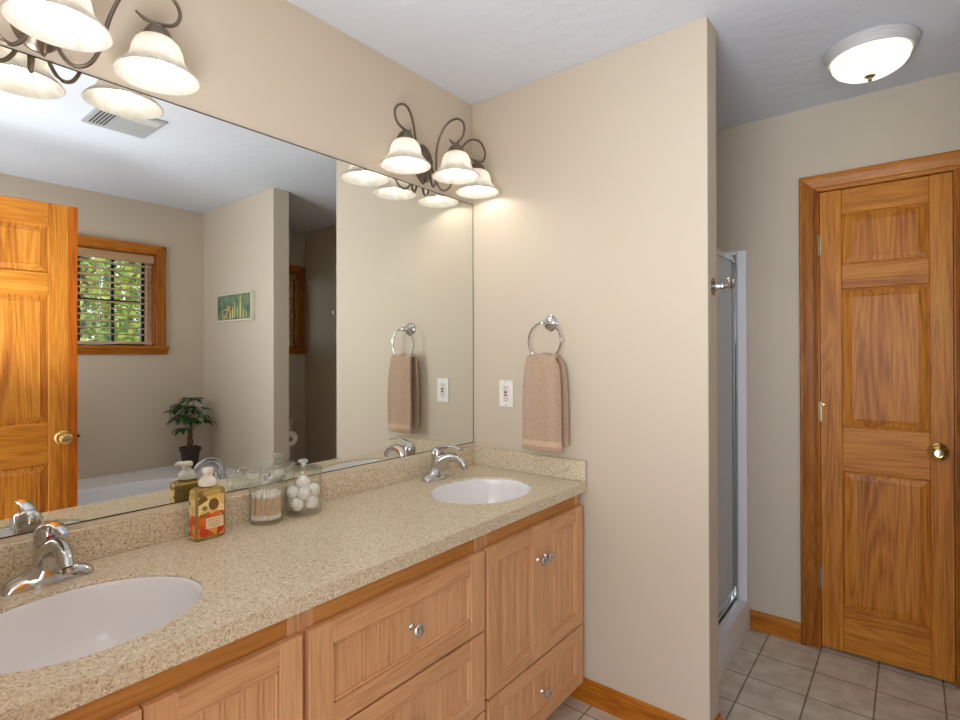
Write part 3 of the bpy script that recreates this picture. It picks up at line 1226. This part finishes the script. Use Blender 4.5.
o = obj('hand_towel', towel(), [TERRY, HEM], None, origin=(.41, -.05, .96), angle=80)
tag(o, 'tan terry hand towel hanging folded through the chrome ring on the end wall', 'towel')
md = o.modifiers.new('thick', 'SOLIDIFY')
md.thickness = .013
md.offset = 0
md2 = o.modifiers.new('soft', 'SUBSURF')
md2.levels = 1
md2.render_levels = 1

# ------------------------------------------------------------------ robe hook on the end of the end wall
t = thing('robe_hook', 'chrome robe hook on the narrow end face of the wall near the shower', 'hook', (W1, .052, 1.545))
b = lathe(new(), [(0, 0), (.030, 0), (.030, .003), (.022, .006), (.014, .010), (.0105, .018), (.010, .026), (.013, .030), (.012, .036), (.0075, .040), (.0075, .052), (0, .053)], (W1 + .0006, .052, 1.548), (1, 0, 0), 28)
obj('flange', b, CHROME, t)
b = new()
x = W1 + .05
for s in (-1, 1):
    tube(b, smoothpath([(x, .052, 1.546), (x + .006, .052 + s * .012, 1.543), (x + .010, .052 + s * .024, 1.552), (x + .008, .052 + s * .030, 1.566)]), [.006, .0055, .005, .005], 10)
    ball(b, (x + .008, .052 + s * .030, 1.568), .0062)
obj('double_prong', b, CHROME, t)

# ------------------------------------------------------------------ shower
t = thing('shower_stall', 'white acrylic shower stall with framed glass door behind the end wall', 'shower', (.46, .55, 0))
b = new()
prism(b, [(.862, .001), (.922, .001), (.920, .060), (.912, .132), (.868, .132), (.860, .10)], 'y', T1 + .004, D - .002)
obj('curb', b, ACR, t, smooth=False)
b = new()
box(b, .870, .913, D - .034, D - .001, .1325, 1.822, .004)
box(b, .870, .913, T1 + .001, T1 + .034, .1325, 1.822, .004)
obj('jamb_flange', b, ACR, t, smooth=False)
b = new()
box(b, .001, .868, D - .022, D - .001, .04, 1.822)
box(b, .001, .868, T1 + .001, T1 + .022, .04, 1.822)
box(b, .001, .022, T1 + .022, D - .022, .04, 1.822)
obj('surround', b, ACR, t, smooth=False)
obj('pan', box(new(), .0235, .8595, T1 + .0225, D - .0225, .001, .05), ACR, t, smooth=False)
b = new()
box(b, .838, .862, D - .038, D - .0225, .134, 1.80, .002)
box(b, .845, .8695, D - .050, D - .0385, .134, 1.80, .002)
box(b, .842, .866, T1 + .0225, T1 + .044, .134, 1.80, .002)
obj('side_rail', b, CHROME, t, smooth=False)
b = box(new(), .841, .863, T1 + .0445, D - .0505, 1.768, 1.795, .003)
obj('header_rail', b, CHROME, t, smooth=False)
b = box(new(), .840, .862, T1 + .0445, D - .0505, .1335, .152, .002)
box(b, .846, .856, T1 + .05, D - .056, .1525, .185, .002)
obj('bottom_rail', b, CHROME, t, smooth=False)
g = obj('glass_door', box(new(), .8495, .8545, T1 + .05, D - .056, .186, 1.767), SHOWERG, t, smooth=False)
g['label'] = 'bluish grey obscure glass door panel'

# ------------------------------------------------------------------ soap dispenser
bx, by = .0690, -1.1905
t = thing('soap_dispenser', 'foaming hand soap bottle with orange pumpkin label and white pump', 'soap bottle', (bx, by, ZC))
hx_, hy_ = .0225, .0385
AMB = mat('amber soap plastic', (250, 216, 130), .08, Transmission_Weight=.75, IOR=1.33)
b = new()


def rrect(hx, hy, r, z, n=5):
    o = []
    for (sx, sy, a0) in ((1, 1, 0), (-1, 1, 90), (-1, -1, 180), (1, -1, 270)):
        for k in range(n):
            a = R(a0 + 90 * k / (n - 1))
            o.append((bx + sx * (hx - r) + r * math.cos(a), by + sy * (hy - r) + r * math.sin(a), z))
    return o


z0 = ZC + .0006
lv = [(.90, 0, .006), (.99, .003, .006), (1, .006, .006), (1, .122, .006), (.96, .128, .007), (.80, .1325, .009), (.52, .135, .010)]
rings = [[b.verts.new(p) for p in rrect(hx_ * s, hy_ * s, r * s, z0 + z)] for s, z, r in lv]
b.faces.new(rings[0][::-1])
b.faces.new(rings[-1])
for p, q in zip(rings, rings[1:]):
    n = len(p)
    for k in range(n):
        b.faces.new((p[k], p[(k + 1) % n], q[(k + 1) % n], q[k]))
obj('bottle', b, AMB, t)


def label_mat(seed):
    m = mat('pumpkin print', (240, 200, 130), .35)
    bs = m.node_tree.nodes['Principled BSDF']
    v = coords(m)
    vo = nd(m, 'ShaderNodeTexVoronoi')
    vo.inputs['Scale'].default_value = 46
    lk(m, v, vo.inputs['Vector'])
    sp = nd(m, 'ShaderNodeSeparateColor')
    lk(m, vo.outputs['Color'], sp.inputs['Color'])
    rp = ramp(m, [(0, (214, 84, 24)), (.25, (232, 120, 40)), (.45, (196, 50, 24)), (.6, (238, 158, 70)), (.78, (120, 110, 40)), (.9, (240, 210, 150))])
    rp.color_ramp.interpolation = 'CONSTANT'
    lk(m, sp.outputs['Red'], rp.inputs['Fac'])
    r3 = ramp(m, [(0, (250, 225, 160)), (.3, (236, 196, 110)), (.6, (242, 226, 190)), (.75, (120, 96, 30)), (.85, (244, 214, 140))])
    r3.color_ramp.interpolation = 'CONSTANT'
    lk(m, sp.outputs['Green'], r3.inputs['Fac'])
    sz = nd(m, 'ShaderNodeSeparateXYZ')
    lk(m, v, sz.inputs[0])
    n = nd(m, 'ShaderNodeTexNoise')
    n.inputs['Scale'].default_value = 60
    lk(m, v, n.inputs['Vector'])
    ad = nd(m, 'ShaderNodeMath', operation='MULTIPLY_ADD')
    lk(m, n.outputs['Fac'], ad.inputs[0])
    ad.inputs[1].default_value = .03
    lk(m, sz.outputs['Z'], ad.inputs[2])
    gt = nd(m, 'ShaderNodeMath', operation='GREATER_THAN')
    gt.inputs[1].default_value = .083
    lk(m, ad.outputs[0], gt.inputs[0])
    mx = nd(m, 'ShaderNodeMix', data_type='RGBA')
    lk(m, gt.outputs[0], mx.inputs['Factor'])
    lk(m, rp.outputs['Color'], mx.inputs['A'])
    lk(m, r3.outputs['Color'], mx.inputs['B'])
    lk(m, mx.outputs['Result'], bs.inputs['Base Color'])
    return m


LBL = label_mat(1)
b = new()
box(b, bx + hx_ + .0001, bx + hx_ + .0007, by - hy_ + .005, by + hy_ - .005, z0 + .010, z0 + .114)
box(b, bx - hx_ + .005, bx + hx_ - .005, by - hy_ - .0007, by - hy_ - .0001, z0 + .010, z0 + .114)
lb = obj('printed_label', b, LBL, t, smooth=False)
xl = bx + hx_ + .0008
b = ball(new(), (xl, by + .006, z0 + .090), .0006, .0135, .0155, 24, 10)
obj('brown_seal', b, mat('brown seed seal', (126, 88, 40), .5), lb)
b = ball(new(), (xl, by - .017, z0 + .083), .0006, .007, .006, 16, 8)
obj('green_gourd', b, mat('green gourd', (128, 132, 48), .5), lb)
for (dy, dz, r, cc) in ((-.020, .048, .013, (226, 106, 30)), (-.019, .020, .013, (204, 62, 24)), (.012, .060, .012, (222, 112, 44)), (.024, .022, .009, (196, 54, 24))):
    b = ball(new(), (xl, by + dy, z0 + dz), .0006, r, r * .85, 18, 8)
    obj('pumpkin_print', b, mat('pumpkin orange', cc, .5), lb)
pl = obj('name_plate', box(new(), xl + .0002, xl + .0009, by - .0145, by + .031, z0 + .028, z0 + .056), mat('pale name plate', (236, 214, 176), .5), lb, smooth=False)
b = new()
for k, (a, c, z) in enumerate(((-.010, .026, .050), (-.007, .023, .044), (-.010, .025, .038), (-.002, .018, .033))):
    yy = by + a
    while yy < by + c:
        wl = random.uniform(.002, .005)
        box(b, xl + .0009, xl + .0011, yy, min(by + c, yy + wl), z0 + z - .0008, z0 + z + .0008)
        yy += wl + .0014
pr = b
bm_text = pr
obj_text = obj('small_print', pr, mat('brown print ink', (150, 110, 76), .6), t, smooth=False)
# pump
PW = mat('pump white plastic', (240, 236, 226), .3)
b = lathe(new(), [(0, .1355), (.0135, .1355), (.0215, .138), (.0225, .145), (.0205, .153), (.015, .158), (.0115, .161), (.0105, .171), (0, .171)], (bx, by, z0), (0, 0, 1), 28)
pb = obj('pump_collar', b, PW, t)
b = lathe(new(), [(0, .171), (.013, .171), (.0155, .174), (.0155, .181), (.013, .184), (0, .185)], (bx, by, z0), (0, 0, 1), 24)
tube(b, smoothpath([(bx + .004, by - .004, z0 + .177), (bx + .018, by - .012, z0 + .179), (bx + .027, by - .018, z0 + .174)]), [.0075, .006, .005], 12)
obj('pump_head', b, PW, t)

# ------------------------------------------------------------------ glass jars


def jar(cx, cy, r, h, label):
    t = thing('glass_jar', label, 'jar', (cx, cy, ZC), 'clear lidded glass jars')
    z = ZC + .0006
    prof = [(0, 0), (r * .9, 0), (r * .985, .003), (r, .008), (r, h - .002), (r - .0012, h), (r - .0024, h - .002), (r - .0024, .014), (r * .8, .0115), (0, .011)]
    obj('jar_body', lathe(new(), prof, (cx, cy, z), (0, 0, 1), 48), CLEAR, t, angle=30)
    b = lathe(new(), [(0, h + .0035), (r * .55, h + .0085), (r * .88, h + .0045), (r * 1.03, h + .0045), (r * 1.04, h + .002), (r * 1.03, h + .0007), (r * .9, h + .0007), (r * .88, h - .006), (r * .8, h - .006), (r * .78, h + .001), (0, h + .0)], (cx, cy, z), (0, 0, 1), 48)
    l = obj('lid', b, CLEAR, t, angle=30)
    k = .155
    b = lathe(new(), [(0, h + .006), (.006, h + .0078), (.0055, h + .012), (.009, h + .018), (.0145, h + .022), (.0155, h + .026), (.012, h + .030), (0, h + .0315)], (cx, cy, z), (0, 0, 1), 24)
    obj('lid_knob', b, mat('solid glass knob', (235, 238, 232), .06, Transmission_Weight=.75, IOR=1.5), l)
    return z


JA, JB = (.071, -1.0245, .047, .110), (.079, -.9085, .054, .134)
zj = jar(*JA, 'smaller clear glass jar with lid, filled with cotton swabs')
jar(*JB, 'larger clear glass jar with knobbed lid, filled with cotton balls')

# swabs
STICK = mat('swab paper stick', (226, 196, 158), .7)
COT = mat('cotton', (246, 242, 236), .95)
b = new()
sl = .074
tube(b, [(0, 0, .004), (0, 0, sl - .004)], .0013, 6)
n1 = len(b.faces)
for zc in (.006, sl - .006):
    ball(b, (0, 0, zc), .0026, .0026, .0068, 8, 6)
b.faces.ensure_lookup_table()
for i, f in enumerate(b.faces):
    f.material_index = 0 if i < n1 else 1
proto = obj('cotton_swab', b, [STICK, COT], None)
SW = 'thin cotton swab with white tips standing in the smaller glass jar'
tag(proto, SW, 'cotton swab', 'cotton swabs in the smaller jar')
first = True
cnt = 0
rings_ = [(.0385, 34), (.031, 26), (.023, 18), (.014, 10), (.005, 3)]
for rr, n in rings_:
    for k in range(n):
        a = 2 * PI * (k + random.uniform(-.2, .2)) / n
        o = proto if first else proto.copy()
        if not first:
            C.objects.link(o)
        first = False
        tw = random.uniform(-.10, .22)
        px, py = JA[0] + rr * math.cos(a), JA[1] + rr * math.sin(a)
        # lean tangentially so the stick stays inside the glass
        o.location = (px, py, zj + .0128)
        tang = Vector((-math.sin(a), math.cos(a), 0)) * tw - Vector((math.cos(a), math.sin(a), 0)) * (tw * tw * .9 + .02)
        d = (Vector((0, 0, 1)) + tang).normalized()
        o.rotation_euler = d.to_track_quat('Z', 'Y').to_euler()
        cnt += 1

# cotton balls
b = ball(new(), (0, 0, 0), .0196, .0196, .0192, 22, 14)
for v in b.verts:
    n = v.co.normalized()
    v.co += n * .0013 * (math.sin(n.x * 9 + 1) * math.cos(n.y * 8) + math.sin(n.z * 11 + n.x * 5))
COTB = paint('cotton wool', (247, 245, 242), 260, .6, .95)
proto = obj('cotton_ball', b, COTB, None, angle=180)
tag(proto, 'fluffy white cotton ball heaped in the larger glass jar', 'cotton ball', 'cotton balls in the larger jar')
zb_ = ZC + .0006 + .0122
pos = []
R0 = .0292
for lay, (n, off, zz) in enumerate([(4, 0.4, .0212), (4, 1.15, .0545)]):
    for k in range(n):
        a = 2 * PI * k / n + off
        pos.append((JB[0] + R0 * math.cos(a), JB[1] + R0 * math.sin(a), zb_ + zz + random.uniform(-.001, .002)))
pos.append((JB[0] - .004, JB[1] + .003, zb_ + .0810))
for i, p in enumerate(pos):
    o = proto if i == 0 else proto.copy()
    if i:
        C.objects.link(o)
    o.location = p
    o.rotation_euler = (random.uniform(0, 6), random.uniform(0, 6), random.uniform(0, 6))

# ------------------------------------------------------------------ picture on the partition (seen in the mirror)
t = thing('framed_picture', 'small green and gold still life of slender vessels on the partition wall', 'picture', (2.332, YP0, 1.563))
px0, px1, pz0, pz1 = 2.045, 2.545, 1.565, 1.765
obj('frame', box(new(), px0, px1, YP0 - .030, YP0 - .0008, pz0, pz1, .002), mat('cream picture edge', (222, 216, 196), .5), t, smooth=False)
m = mat('painted teal ground', (74, 96, 78), .6)
v = coords(m)
n = nd(m, 'ShaderNodeTexNoise')
n.inputs['Scale'].default_value = 14
n.inputs['Detail'].default_value = 4
lk(m, v, n.inputs['Vector'])
rp = ramp(m, [(.3, (58, 84, 68)), (.5, (98, 126, 100)), (.7, (136, 140, 92))])
lk(m, n.outputs['Fac'], rp.inputs['Fac'])
lk(m, rp.outputs['Color'], m.node_tree.nodes['Principled BSDF'].inputs['Base Color'])
cv = obj('canvas', box(new(), px0 + .010, px1 - .012, YP0 - .0316, YP0 - .0302, pz0 + .012, pz1 - .008), m, t, smooth=False)
GOLD = mat('painted gold', (216, 198, 124), .6)
OCH = mat('painted ochre', (196, 160, 96), .6)
b = new()
for (u, wd, hh) in ((.145, .020, .150), (.185, .012, .085), (.225, .012, .105), (.100, .012, .060), (.060, .008, .05), (.255, .02, .08), (.290, .018, .085)):
    xx = px0 + u
    prism(b, [(xx - wd / 2, pz0 + .022), (xx + wd / 2, pz0 + .022), (xx + wd / 2, pz0 + .022 + hh * .65), (xx + wd * .22, pz0 + .022 + hh * .8), (xx + wd * .22, pz0 + .022 + hh), (xx - wd * .22, pz0 + .022 + hh), (xx - wd * .22, pz0 + .022 + hh * .8), (xx - wd / 2, pz0 + .022 + hh * .65)], 'y', YP0 - .0324, YP0 - .0318)
obj('painted_bottles', b, GOLD, cv, smooth=False)
b = lathe(new(), [(.030, 0), (.045, 0), (.045, .0007), (.030, .0007)], (px0 + .375, YP0 - .0318, pz0 + .065), (0, -1, 0), 24, close=True)
for v_ in b.verts:
    v_.co.z = pz0 + .065 + (v_.co.z - pz0 - .065) * .62
box(b, px0 + .28, px0 + .345, YP0 - .0324, YP0 - .0318, pz0 + .075, pz0 + .110)
box(b, px0 + .34, px0 + .41, YP0 - .0324, YP0 - .0318, pz0 + .025, pz0 + .036)
obj('painted_dish', b, OCH, cv, smooth=False)

# ------------------------------------------------------------------ bathtub (seen in the mirror)
TZ = .488
tx0, tx1, ty0, ty1 = 1.79, XO - .0015, -1.62, YP0 - .0015
t = thing('bathtub', 'white bathtub with wide deck under the window, seen in the mirror', 'bathtub', ((tx0 + tx1) / 2, (ty0 + ty1) / 2, 0))
b = new()
N = 48
bcx, bcy, ba, bb_ = 2.18, -.86, .30, .60


def sup(a, n=3.2):
    ca, sa = math.cos(a), math.sin(a)
    return (abs(ca) ** (2 / n)) * (1 if ca >= 0 else -1), (abs(sa) ** (2 / n)) * (1 if sa >= 0 else -1)


levels = [(1.0, TZ), (.985, TZ - .012), (.96, TZ - .05), (.88, TZ - .25), (.78, TZ - .36), (.6, TZ - .40)]
rings = []
for s, z in levels:
    rings.append([b.verts.new((bcx + ba * s * sup(2 * PI * k / N)[0], bcy + bb_ * (s * .97 + .03 * (s > .9)) * sup(2 * PI * k / N)[1], z)) for k in range(N)])
outer = []
for k in range(N):
    a = 2 * PI * k / N
    ca, sa = math.cos(a), math.sin(a)
    X0, X1, Y0, Y1 = tx0, tx1, ty0, ty1
    sx_ = ((X1 if ca > 0 else X0) - bcx) / ca if abs(ca) > 1e-9 else 1e9
    sy_ = ((Y1 if sa > 0 else Y0) - bcy) / sa if abs(sa) > 1e-9 else 1e9
    s = min(sx_, sy_)
    outer.append([bcx + s * ca, bcy + s * sa])
for cxx in (tx0, tx1):
    for cyy in (ty0, ty1):
        i = min(range(N), key=lambda i: (outer[i][0] - cxx) ** 2 + (outer[i][1] - cyy) ** 2)
        outer[i] = [cxx, cyy]
ov = [b.verts.new((p[0], p[1], TZ)) for p in outer]
ob = [b.verts.new((p[0], p[1], .001)) for p in outer]
for p, q in zip([ob, ov] + rings[:-1], [ov] + rings):
    for k in range(N):
        k2 = (k + 1) % N
        b.faces.new((p[k], p[k2], q[k2], q[k]))
b.faces.new(rings[-1])
obj('tub_shell', b, ACR, t, angle=35)
b = lathe(new(), [(0, 0), (.03, 0), (.028, .004), (0, .005)], (bcx, bcy + bb_ * .5, TZ - .399), (0, 0, 1), 20)
obj('drain', b, CHROME, t)

t = thing('tub_faucet', 'chrome arched tub filler with two lever handles on the tub deck', 'tub faucet', (2.1, -.08, TZ))
b = lathe(new(), [(0, .0006), (.028, .0006), (.028, .006), (.02, .012), (.017, .03)], (2.1, -.115, TZ), (0, 0, 1), 20)
tube(b, smoothpath([(2.1, -.115, TZ + .01), (2.1, -.120, TZ + .075), (2.1, -.155, TZ + .125), (2.1, -.215, TZ + .140), (2.1, -.275, TZ + .115), (2.1, -.300, TZ + .070)]), [.017, .016, .016, .017, .018, .017], 16, flat=.8)
obj('spout', b, CHROME, t)
for hx_c, hy_c, lx in ((2.0, -.060, .07), (2.2, -.115, -.07)):
    b = lathe(new(), [(0, .0006), (.026, .0006), (.026, .005), (.018, .012), (.013, .03), (.012, .045), (.016, .052), (.014, .062), (0, .066)], (hx_c, hy_c, TZ), (0, 0, 1), 20)
    tube(b, smoothpath([(hx_c, hy_c, TZ + .060), (hx_c, hy_c + lx * .5, TZ + .066), (hx_c, hy_c + lx, TZ + .068)]), [.008, .0065, .005], 10)
    obj('lever', b, CHROME, t)

# ------------------------------------------------------------------ potted plant (seen in the mirror)
pc = (2.64, -.10)
t = thing('potted_plant', 'small money tree with braided trunk in a brown square pot on the tub deck', 'plant', (pc[0], pc[1], TZ))
b = new()
z0p = TZ + .0006
PH = .155


def sq(h, z, r=.008):
    o = []
    for (sx, sy, a0) in ((1, 1, 0), (-1, 1, 90), (-1, -1, 180), (1, -1, 270)):
        for k in range(4):
            a = R(a0 + 30 * k)
            o.append((pc[0] + sx * (h - r) + r * math.cos(a), pc[1] + sy * (h - r) + r * math.sin(a), z))
    return o


rings = [[b.verts.new(p) for p in sq(h, z0p + z)] for h, z in ((.040, 0), (.050, PH - .032), (.056, PH - .030), (.058, PH), (.053, PH), (.051, PH - .014))]
b.faces.new(rings[0][::-1])
b.faces.new(rings[-1])
for p, q in zip(rings, rings[1:]):
    for k in range(16):
        b.faces.new((p[k], p[(k + 1) % 16], q[(k + 1) % 16], q[k]))
obj('pot', b, mat('dark brown pot', (52, 38, 30), .5), t)
b = new()
for v in [[b.verts.new(p) for p in sq(.053, z0p + PH - .010 + .0)]]:
    b.faces.new(v)
bmesh.ops.extrude_face_region(b, geom=b.faces[:])
obj('soil', box(new(), pc[0] - .049, pc[0] + .049, pc[1] - .049, pc[1] + .049, z0p + PH - .0138, z0p + PH - .006, .002), mat('dark soil', (40, 30, 22), .95), t)
b.free()
b = new()
zt = z0p + PH
for k in range(3):
    pts = []
    for i in range(18):
        s = i / 17
        a = 2 * PI * k / 3 + s * 5.5
        r = .017 * (1 - s * .45)
        pts.append((pc[0] + r * math.cos(a), pc[1] + r * math.sin(a), zt - .01 + s * .135))
    tube(b, pts, [.0085, .0065], 8)
obj('trunk', b, mat('braided bark', (110, 82, 56), .8), t)
b = new()
bs_ = new()
top = Vector((pc[0], pc[1], zt + .122))
rnd = random.Random(5)


def leaf(b, base, d, n_up, L, W, droop):
    side = d.cross(n_up).normalized()
    rows = []
    for i in range(7):
        s = i / 6
        c = base + d * (L * s) - Vector((0, 0, 1)) * (droop * L * s * s)
        wd = W * (math.sin(PI * min(1, s * .9 + .04)) ** .85) * (1 if s < .98 else .05)
        fold = n_up * (wd * .28)
        rows.append([b.verts.new(c - side * wd + fold), b.verts.new(c), b.verts.new(c + side * wd + fold)])
    for p, q in zip(rows, rows[1:]):
        for k in range(2):
            b.faces.new((p[k], p[k + 1], q[k + 1], q[k]))


for i in range(22):
    az = i * 2.399 + rnd.uniform(-.3, .3)
    el = rnd.uniform(.1, 1.2) if i > 7 else rnd.uniform(1.0, 1.5)
    L = rnd.uniform(.09, .175) if i > 7 else rnd.uniform(.13, .25)
    d = Vector((math.cos(az) * math.cos(el), math.sin(az) * math.cos(el), math.sin(el)))
    p1 = top + d * L + Vector((0, 0, .012))
    if p1.x > XO - .07:
        p1.x = XO - .07
    if p1.y > YP0 - .06:
        p1.y = YP0 - .06
    tube(bs_, smoothpath([top - Vector((0, 0, .03)), top + d * L * .5 + Vector((0, 0, .012)), p1], 4), .0018, 6)
    nn = 5
    for j in range(nn):
        sp = (j - (nn - 1) / 2) * .62
        dd = Vector((math.cos(az + sp), math.sin(az + sp), rnd.uniform(-.25, .35))).normalized()
        LL = rnd.uniform(.075, .105) * (1 - .12 * abs(j - 2))
        e = p1 + dd * LL
        if e.x > XO - .006 or e.y > YP0 - .006:
            LL *= .45
        leaf(b, p1, dd, Vector((0, 0, 1)), LL, .0165, rnd.uniform(.25, .6))
lm = mat('glossy green leaf', (44, 84, 36), .38)
v = coords(lm)
n = nd(lm, 'ShaderNodeTexNoise')
n.inputs['Scale'].default_value = 22
lk(lm, v, n.inputs['Vector'])
rp = ramp(lm, [(.35, (28, 62, 28)), (.6, (52, 96, 38)), (.75, (104, 128, 50))])
lk(lm, n.outputs['Fac'], rp.inputs['Fac'])
lk(lm, rp.outputs['Color'], lm.node_tree.nodes['Principled BSDF'].inputs['Base Color'])
o = obj('foliage', b, lm, t, angle=180, recalc=False)
o['kind'] = 'stuff'
obj('stems', bs_, mat('green stem', (80, 104, 50), .6), t)

# ------------------------------------------------------------------ toilet alcove
t = thing('toilet', 'white toilet in the alcove behind the partition, glimpsed in the mirror', 'toilet', (2.5, .60, 0))
ty = .51
b = box(new(), XO - .215, XO - .012, ty - .215, ty + .215, .40, .745, .018, 3)
obj('tank', b, PORC, t)
b = box(new(), XO - .225, XO - .006, ty - .225, ty + .225, .7455, .778, .010, 2)
obj('tank_lid', b, PORC, t)
b = new()
N = 36
lv = [(.10, .14, .001, .12), (.09, .13, .10, .10), (.10, .15, .22, .06), (.165, .215, .34, .0), (.185, .235, .40, 0), (.150, .195, .402, 0), (.12, .16, .33, 0), (.06, .08, .25, 0)]
rings = []
for rw, rl, z, ox in lv:
    rings.append([b.verts.new((2.39 + ox + rl * math.cos(2 * PI * k / N), ty + rw * math.sin(2 * PI * k / N), z)) for k in range(N)])
for p, q in zip(rings, rings[1:]):
    for k in range(N):
        b.faces.new((p[k], p[(k + 1) % N], q[(k + 1) % N], q[k]))
b.faces.new(rings[0][::-1])
b.faces.new(rings[-1])
box(b, 2.45, XO - .02, ty - .11, ty + .11, .001, .398, .02, 2)
obj('bowl', b, PORC, t, angle=50)
b = lathe(new(), [(.0, .4035), (.99, .4035), (1.01, .412), (1.0, .424), (.0, .428)], (2.39, ty, 0), (0, 0, 1), 36)
for v_ in b.verts:
    v_.co.x = 2.39 + (v_.co.x - 2.39) * .235
    v_.co.y = ty + (v_.co.y - ty) * .188
obj('seat_lid', b, WHITE, t, angle=50)
obj('flush_lever', tube(new(), [(XO - .222, ty + .15, .70), (XO - .222, ty + .09, .695)], .006, 8), CHROME, t)

tc_ = Vector((1.885, .262, .738))
t = thing('paper_holder', 'chrome toilet paper holder on the alcove side of the partition', 'paper holder', (tc_.x + .05, YP1, tc_.z))
b = new()
for xx in (tc_.x + .004 - .012, tc_.x + .118):
    lathe(b, [(0, 0), (.020, 0), (.020, .004), (.008, .010), (.007, tc_.y - YP1 - .004)], (xx, YP1 + .0006, tc_.z), (0, 1, 0), 18)
    ball(b, (xx, tc_.y, tc_.z), .010)
obj('posts', b, CHROME, t)
obj('spindle', tube(new(), [(tc_.x - .004, tc_.y, tc_.z), (tc_.x + .115, tc_.y, tc_.z)], .007, 12), BLACK, t)
b = lathe(new(), [(.019, .008), (.0205, .008), (.053, .008), (.054, .010), (.054, .105), (.053, .107), (.0205, .107), (.019, .107)], (tc_.x, tc_.y, tc_.z - .009), (1, 0, 0), 36, close=True)
o = obj('toilet_paper_roll', b, mat('toilet tissue', (240, 238, 234), .9), None, origin=(tc_.x + .05, tc_.y, tc_.z - .06))
tag(o, 'white toilet paper roll on the chrome holder, seen in the mirror', 'toilet paper')

# ------------------------------------------------------------------ garden outside the windows
gm = paint('grass', (96, 124, 66), 8, .6, .9)
tag(obj('garden_ground', box(new(), XO + .5, 26, -10, 22, -.5, -.4), gm, None, smooth=False), None, None, kind='structure')


def leaf_mat(name, a, b_, c):
    m = mat(name, a, .55)
    v = coords(m)
    n = nd(m, 'ShaderNodeTexNoise')
    n.inputs['Scale'].default_value = 2.6
    n.inputs['Detail'].default_value = 5
    lk(m, v, n.inputs['Vector'])
    rp = ramp(m, [(.36, a), (.5, b_), (.64, c)])
    lk(m, n.outputs['Fac'], rp.inputs['Fac'])
    lk(m, rp.outputs['Color'], m.node_tree.nodes['Principled BSDF'].inputs['Base Color'])
    return m


BARK = mat('bark', (84, 70, 58), .9)


def tree(x, y, h, cr, label, lmat, n, seed, low=.25):
    rnd = random.Random(seed)
    t = thing('garden_tree', label, 'tree', (x, y, -.4), 'trees outside the bathroom windows')
    b = new()
    tube(b, smoothpath([(x, y, -.4), (x + .05, y - .04, h * .3), (x - .05, y + .05, h * .65), (x, y, h * .92)]), [.13, .10, .07, .02], 10)
    for k in range(9):
        a = k * 2.4
        z = h * rnd.uniform(.25, .75)
        tube(b, smoothpath([(x, y, z), (x + cr * .35 * math.cos(a), y + cr * .35 * math.sin(a), z + .25), (x + cr * .75 * math.cos(a), y + cr * .75 * math.sin(a), z + .45)]), [.035, .022, .008], 6)
    obj('trunk', b, BARK, t)
    b = new()
    for i in range(n):
        while True:
            u, v_, w_ = rnd.uniform(-1, 1), rnd.uniform(-1, 1), rnd.uniform(-1, 1)
            q = u * u + v_ * v_ + w_ * w_
            if .15 < q < 1:
                break
        c = Vector((x + u * cr, y + v_ * cr, h * (low + 1) / 2 + w_ * h * (1 - low) / 2))
        d = Vector((rnd.uniform(-1, 1), rnd.uniform(-1, 1), rnd.uniform(-.7, .5))).normalized()
        s = d.cross(Vector((rnd.uniform(-1, 1), rnd.uniform(-1, 1), rnd.uniform(-1, 1)))).normalized()
        L, W_ = rnd.uniform(.07, .12), rnd.uniform(.028, .045)
        vs = [b.verts.new(c), b.verts.new(c + d * L * .5 + s * W_), b.verts.new(c + d * L), b.verts.new(c + d * L * .5 - s * W_)]
        b.faces.new(vs)
    o = obj('foliage', b, lmat, t, smooth=False, recalc=False)
    o['kind'] = 'stuff'


LG = leaf_mat('green garden leaves', (54, 92, 50), (86, 126, 66), (150, 166, 70))
LY = leaf_mat('yellow green garden leaves', (92, 124, 56), (168, 168, 70), (212, 186, 84))
LB = leaf_mat('blue green garden leaves', (40, 80, 62), (70, 112, 88), (120, 150, 120))
tree(7.0, .35, 4.2, 1.25, 'yellow-green leafy tree nearest the bathroom window', LY, 5200, 1, .1)
tree(10.0, 1.9, 4.8, 1.45, 'green leafy tree to the right behind the yellow-green one', LG, 6000, 2, .05)
tree(9.4, 5.0, 4.6, 1.3, 'bluish green tree seen through the toilet alcove window', LB, 4200, 3, .05)
tree(13.6, 2.6, 5.6, 1.9, 'tall green tree farthest out behind the other garden trees', LG, 6000, 4, .05)
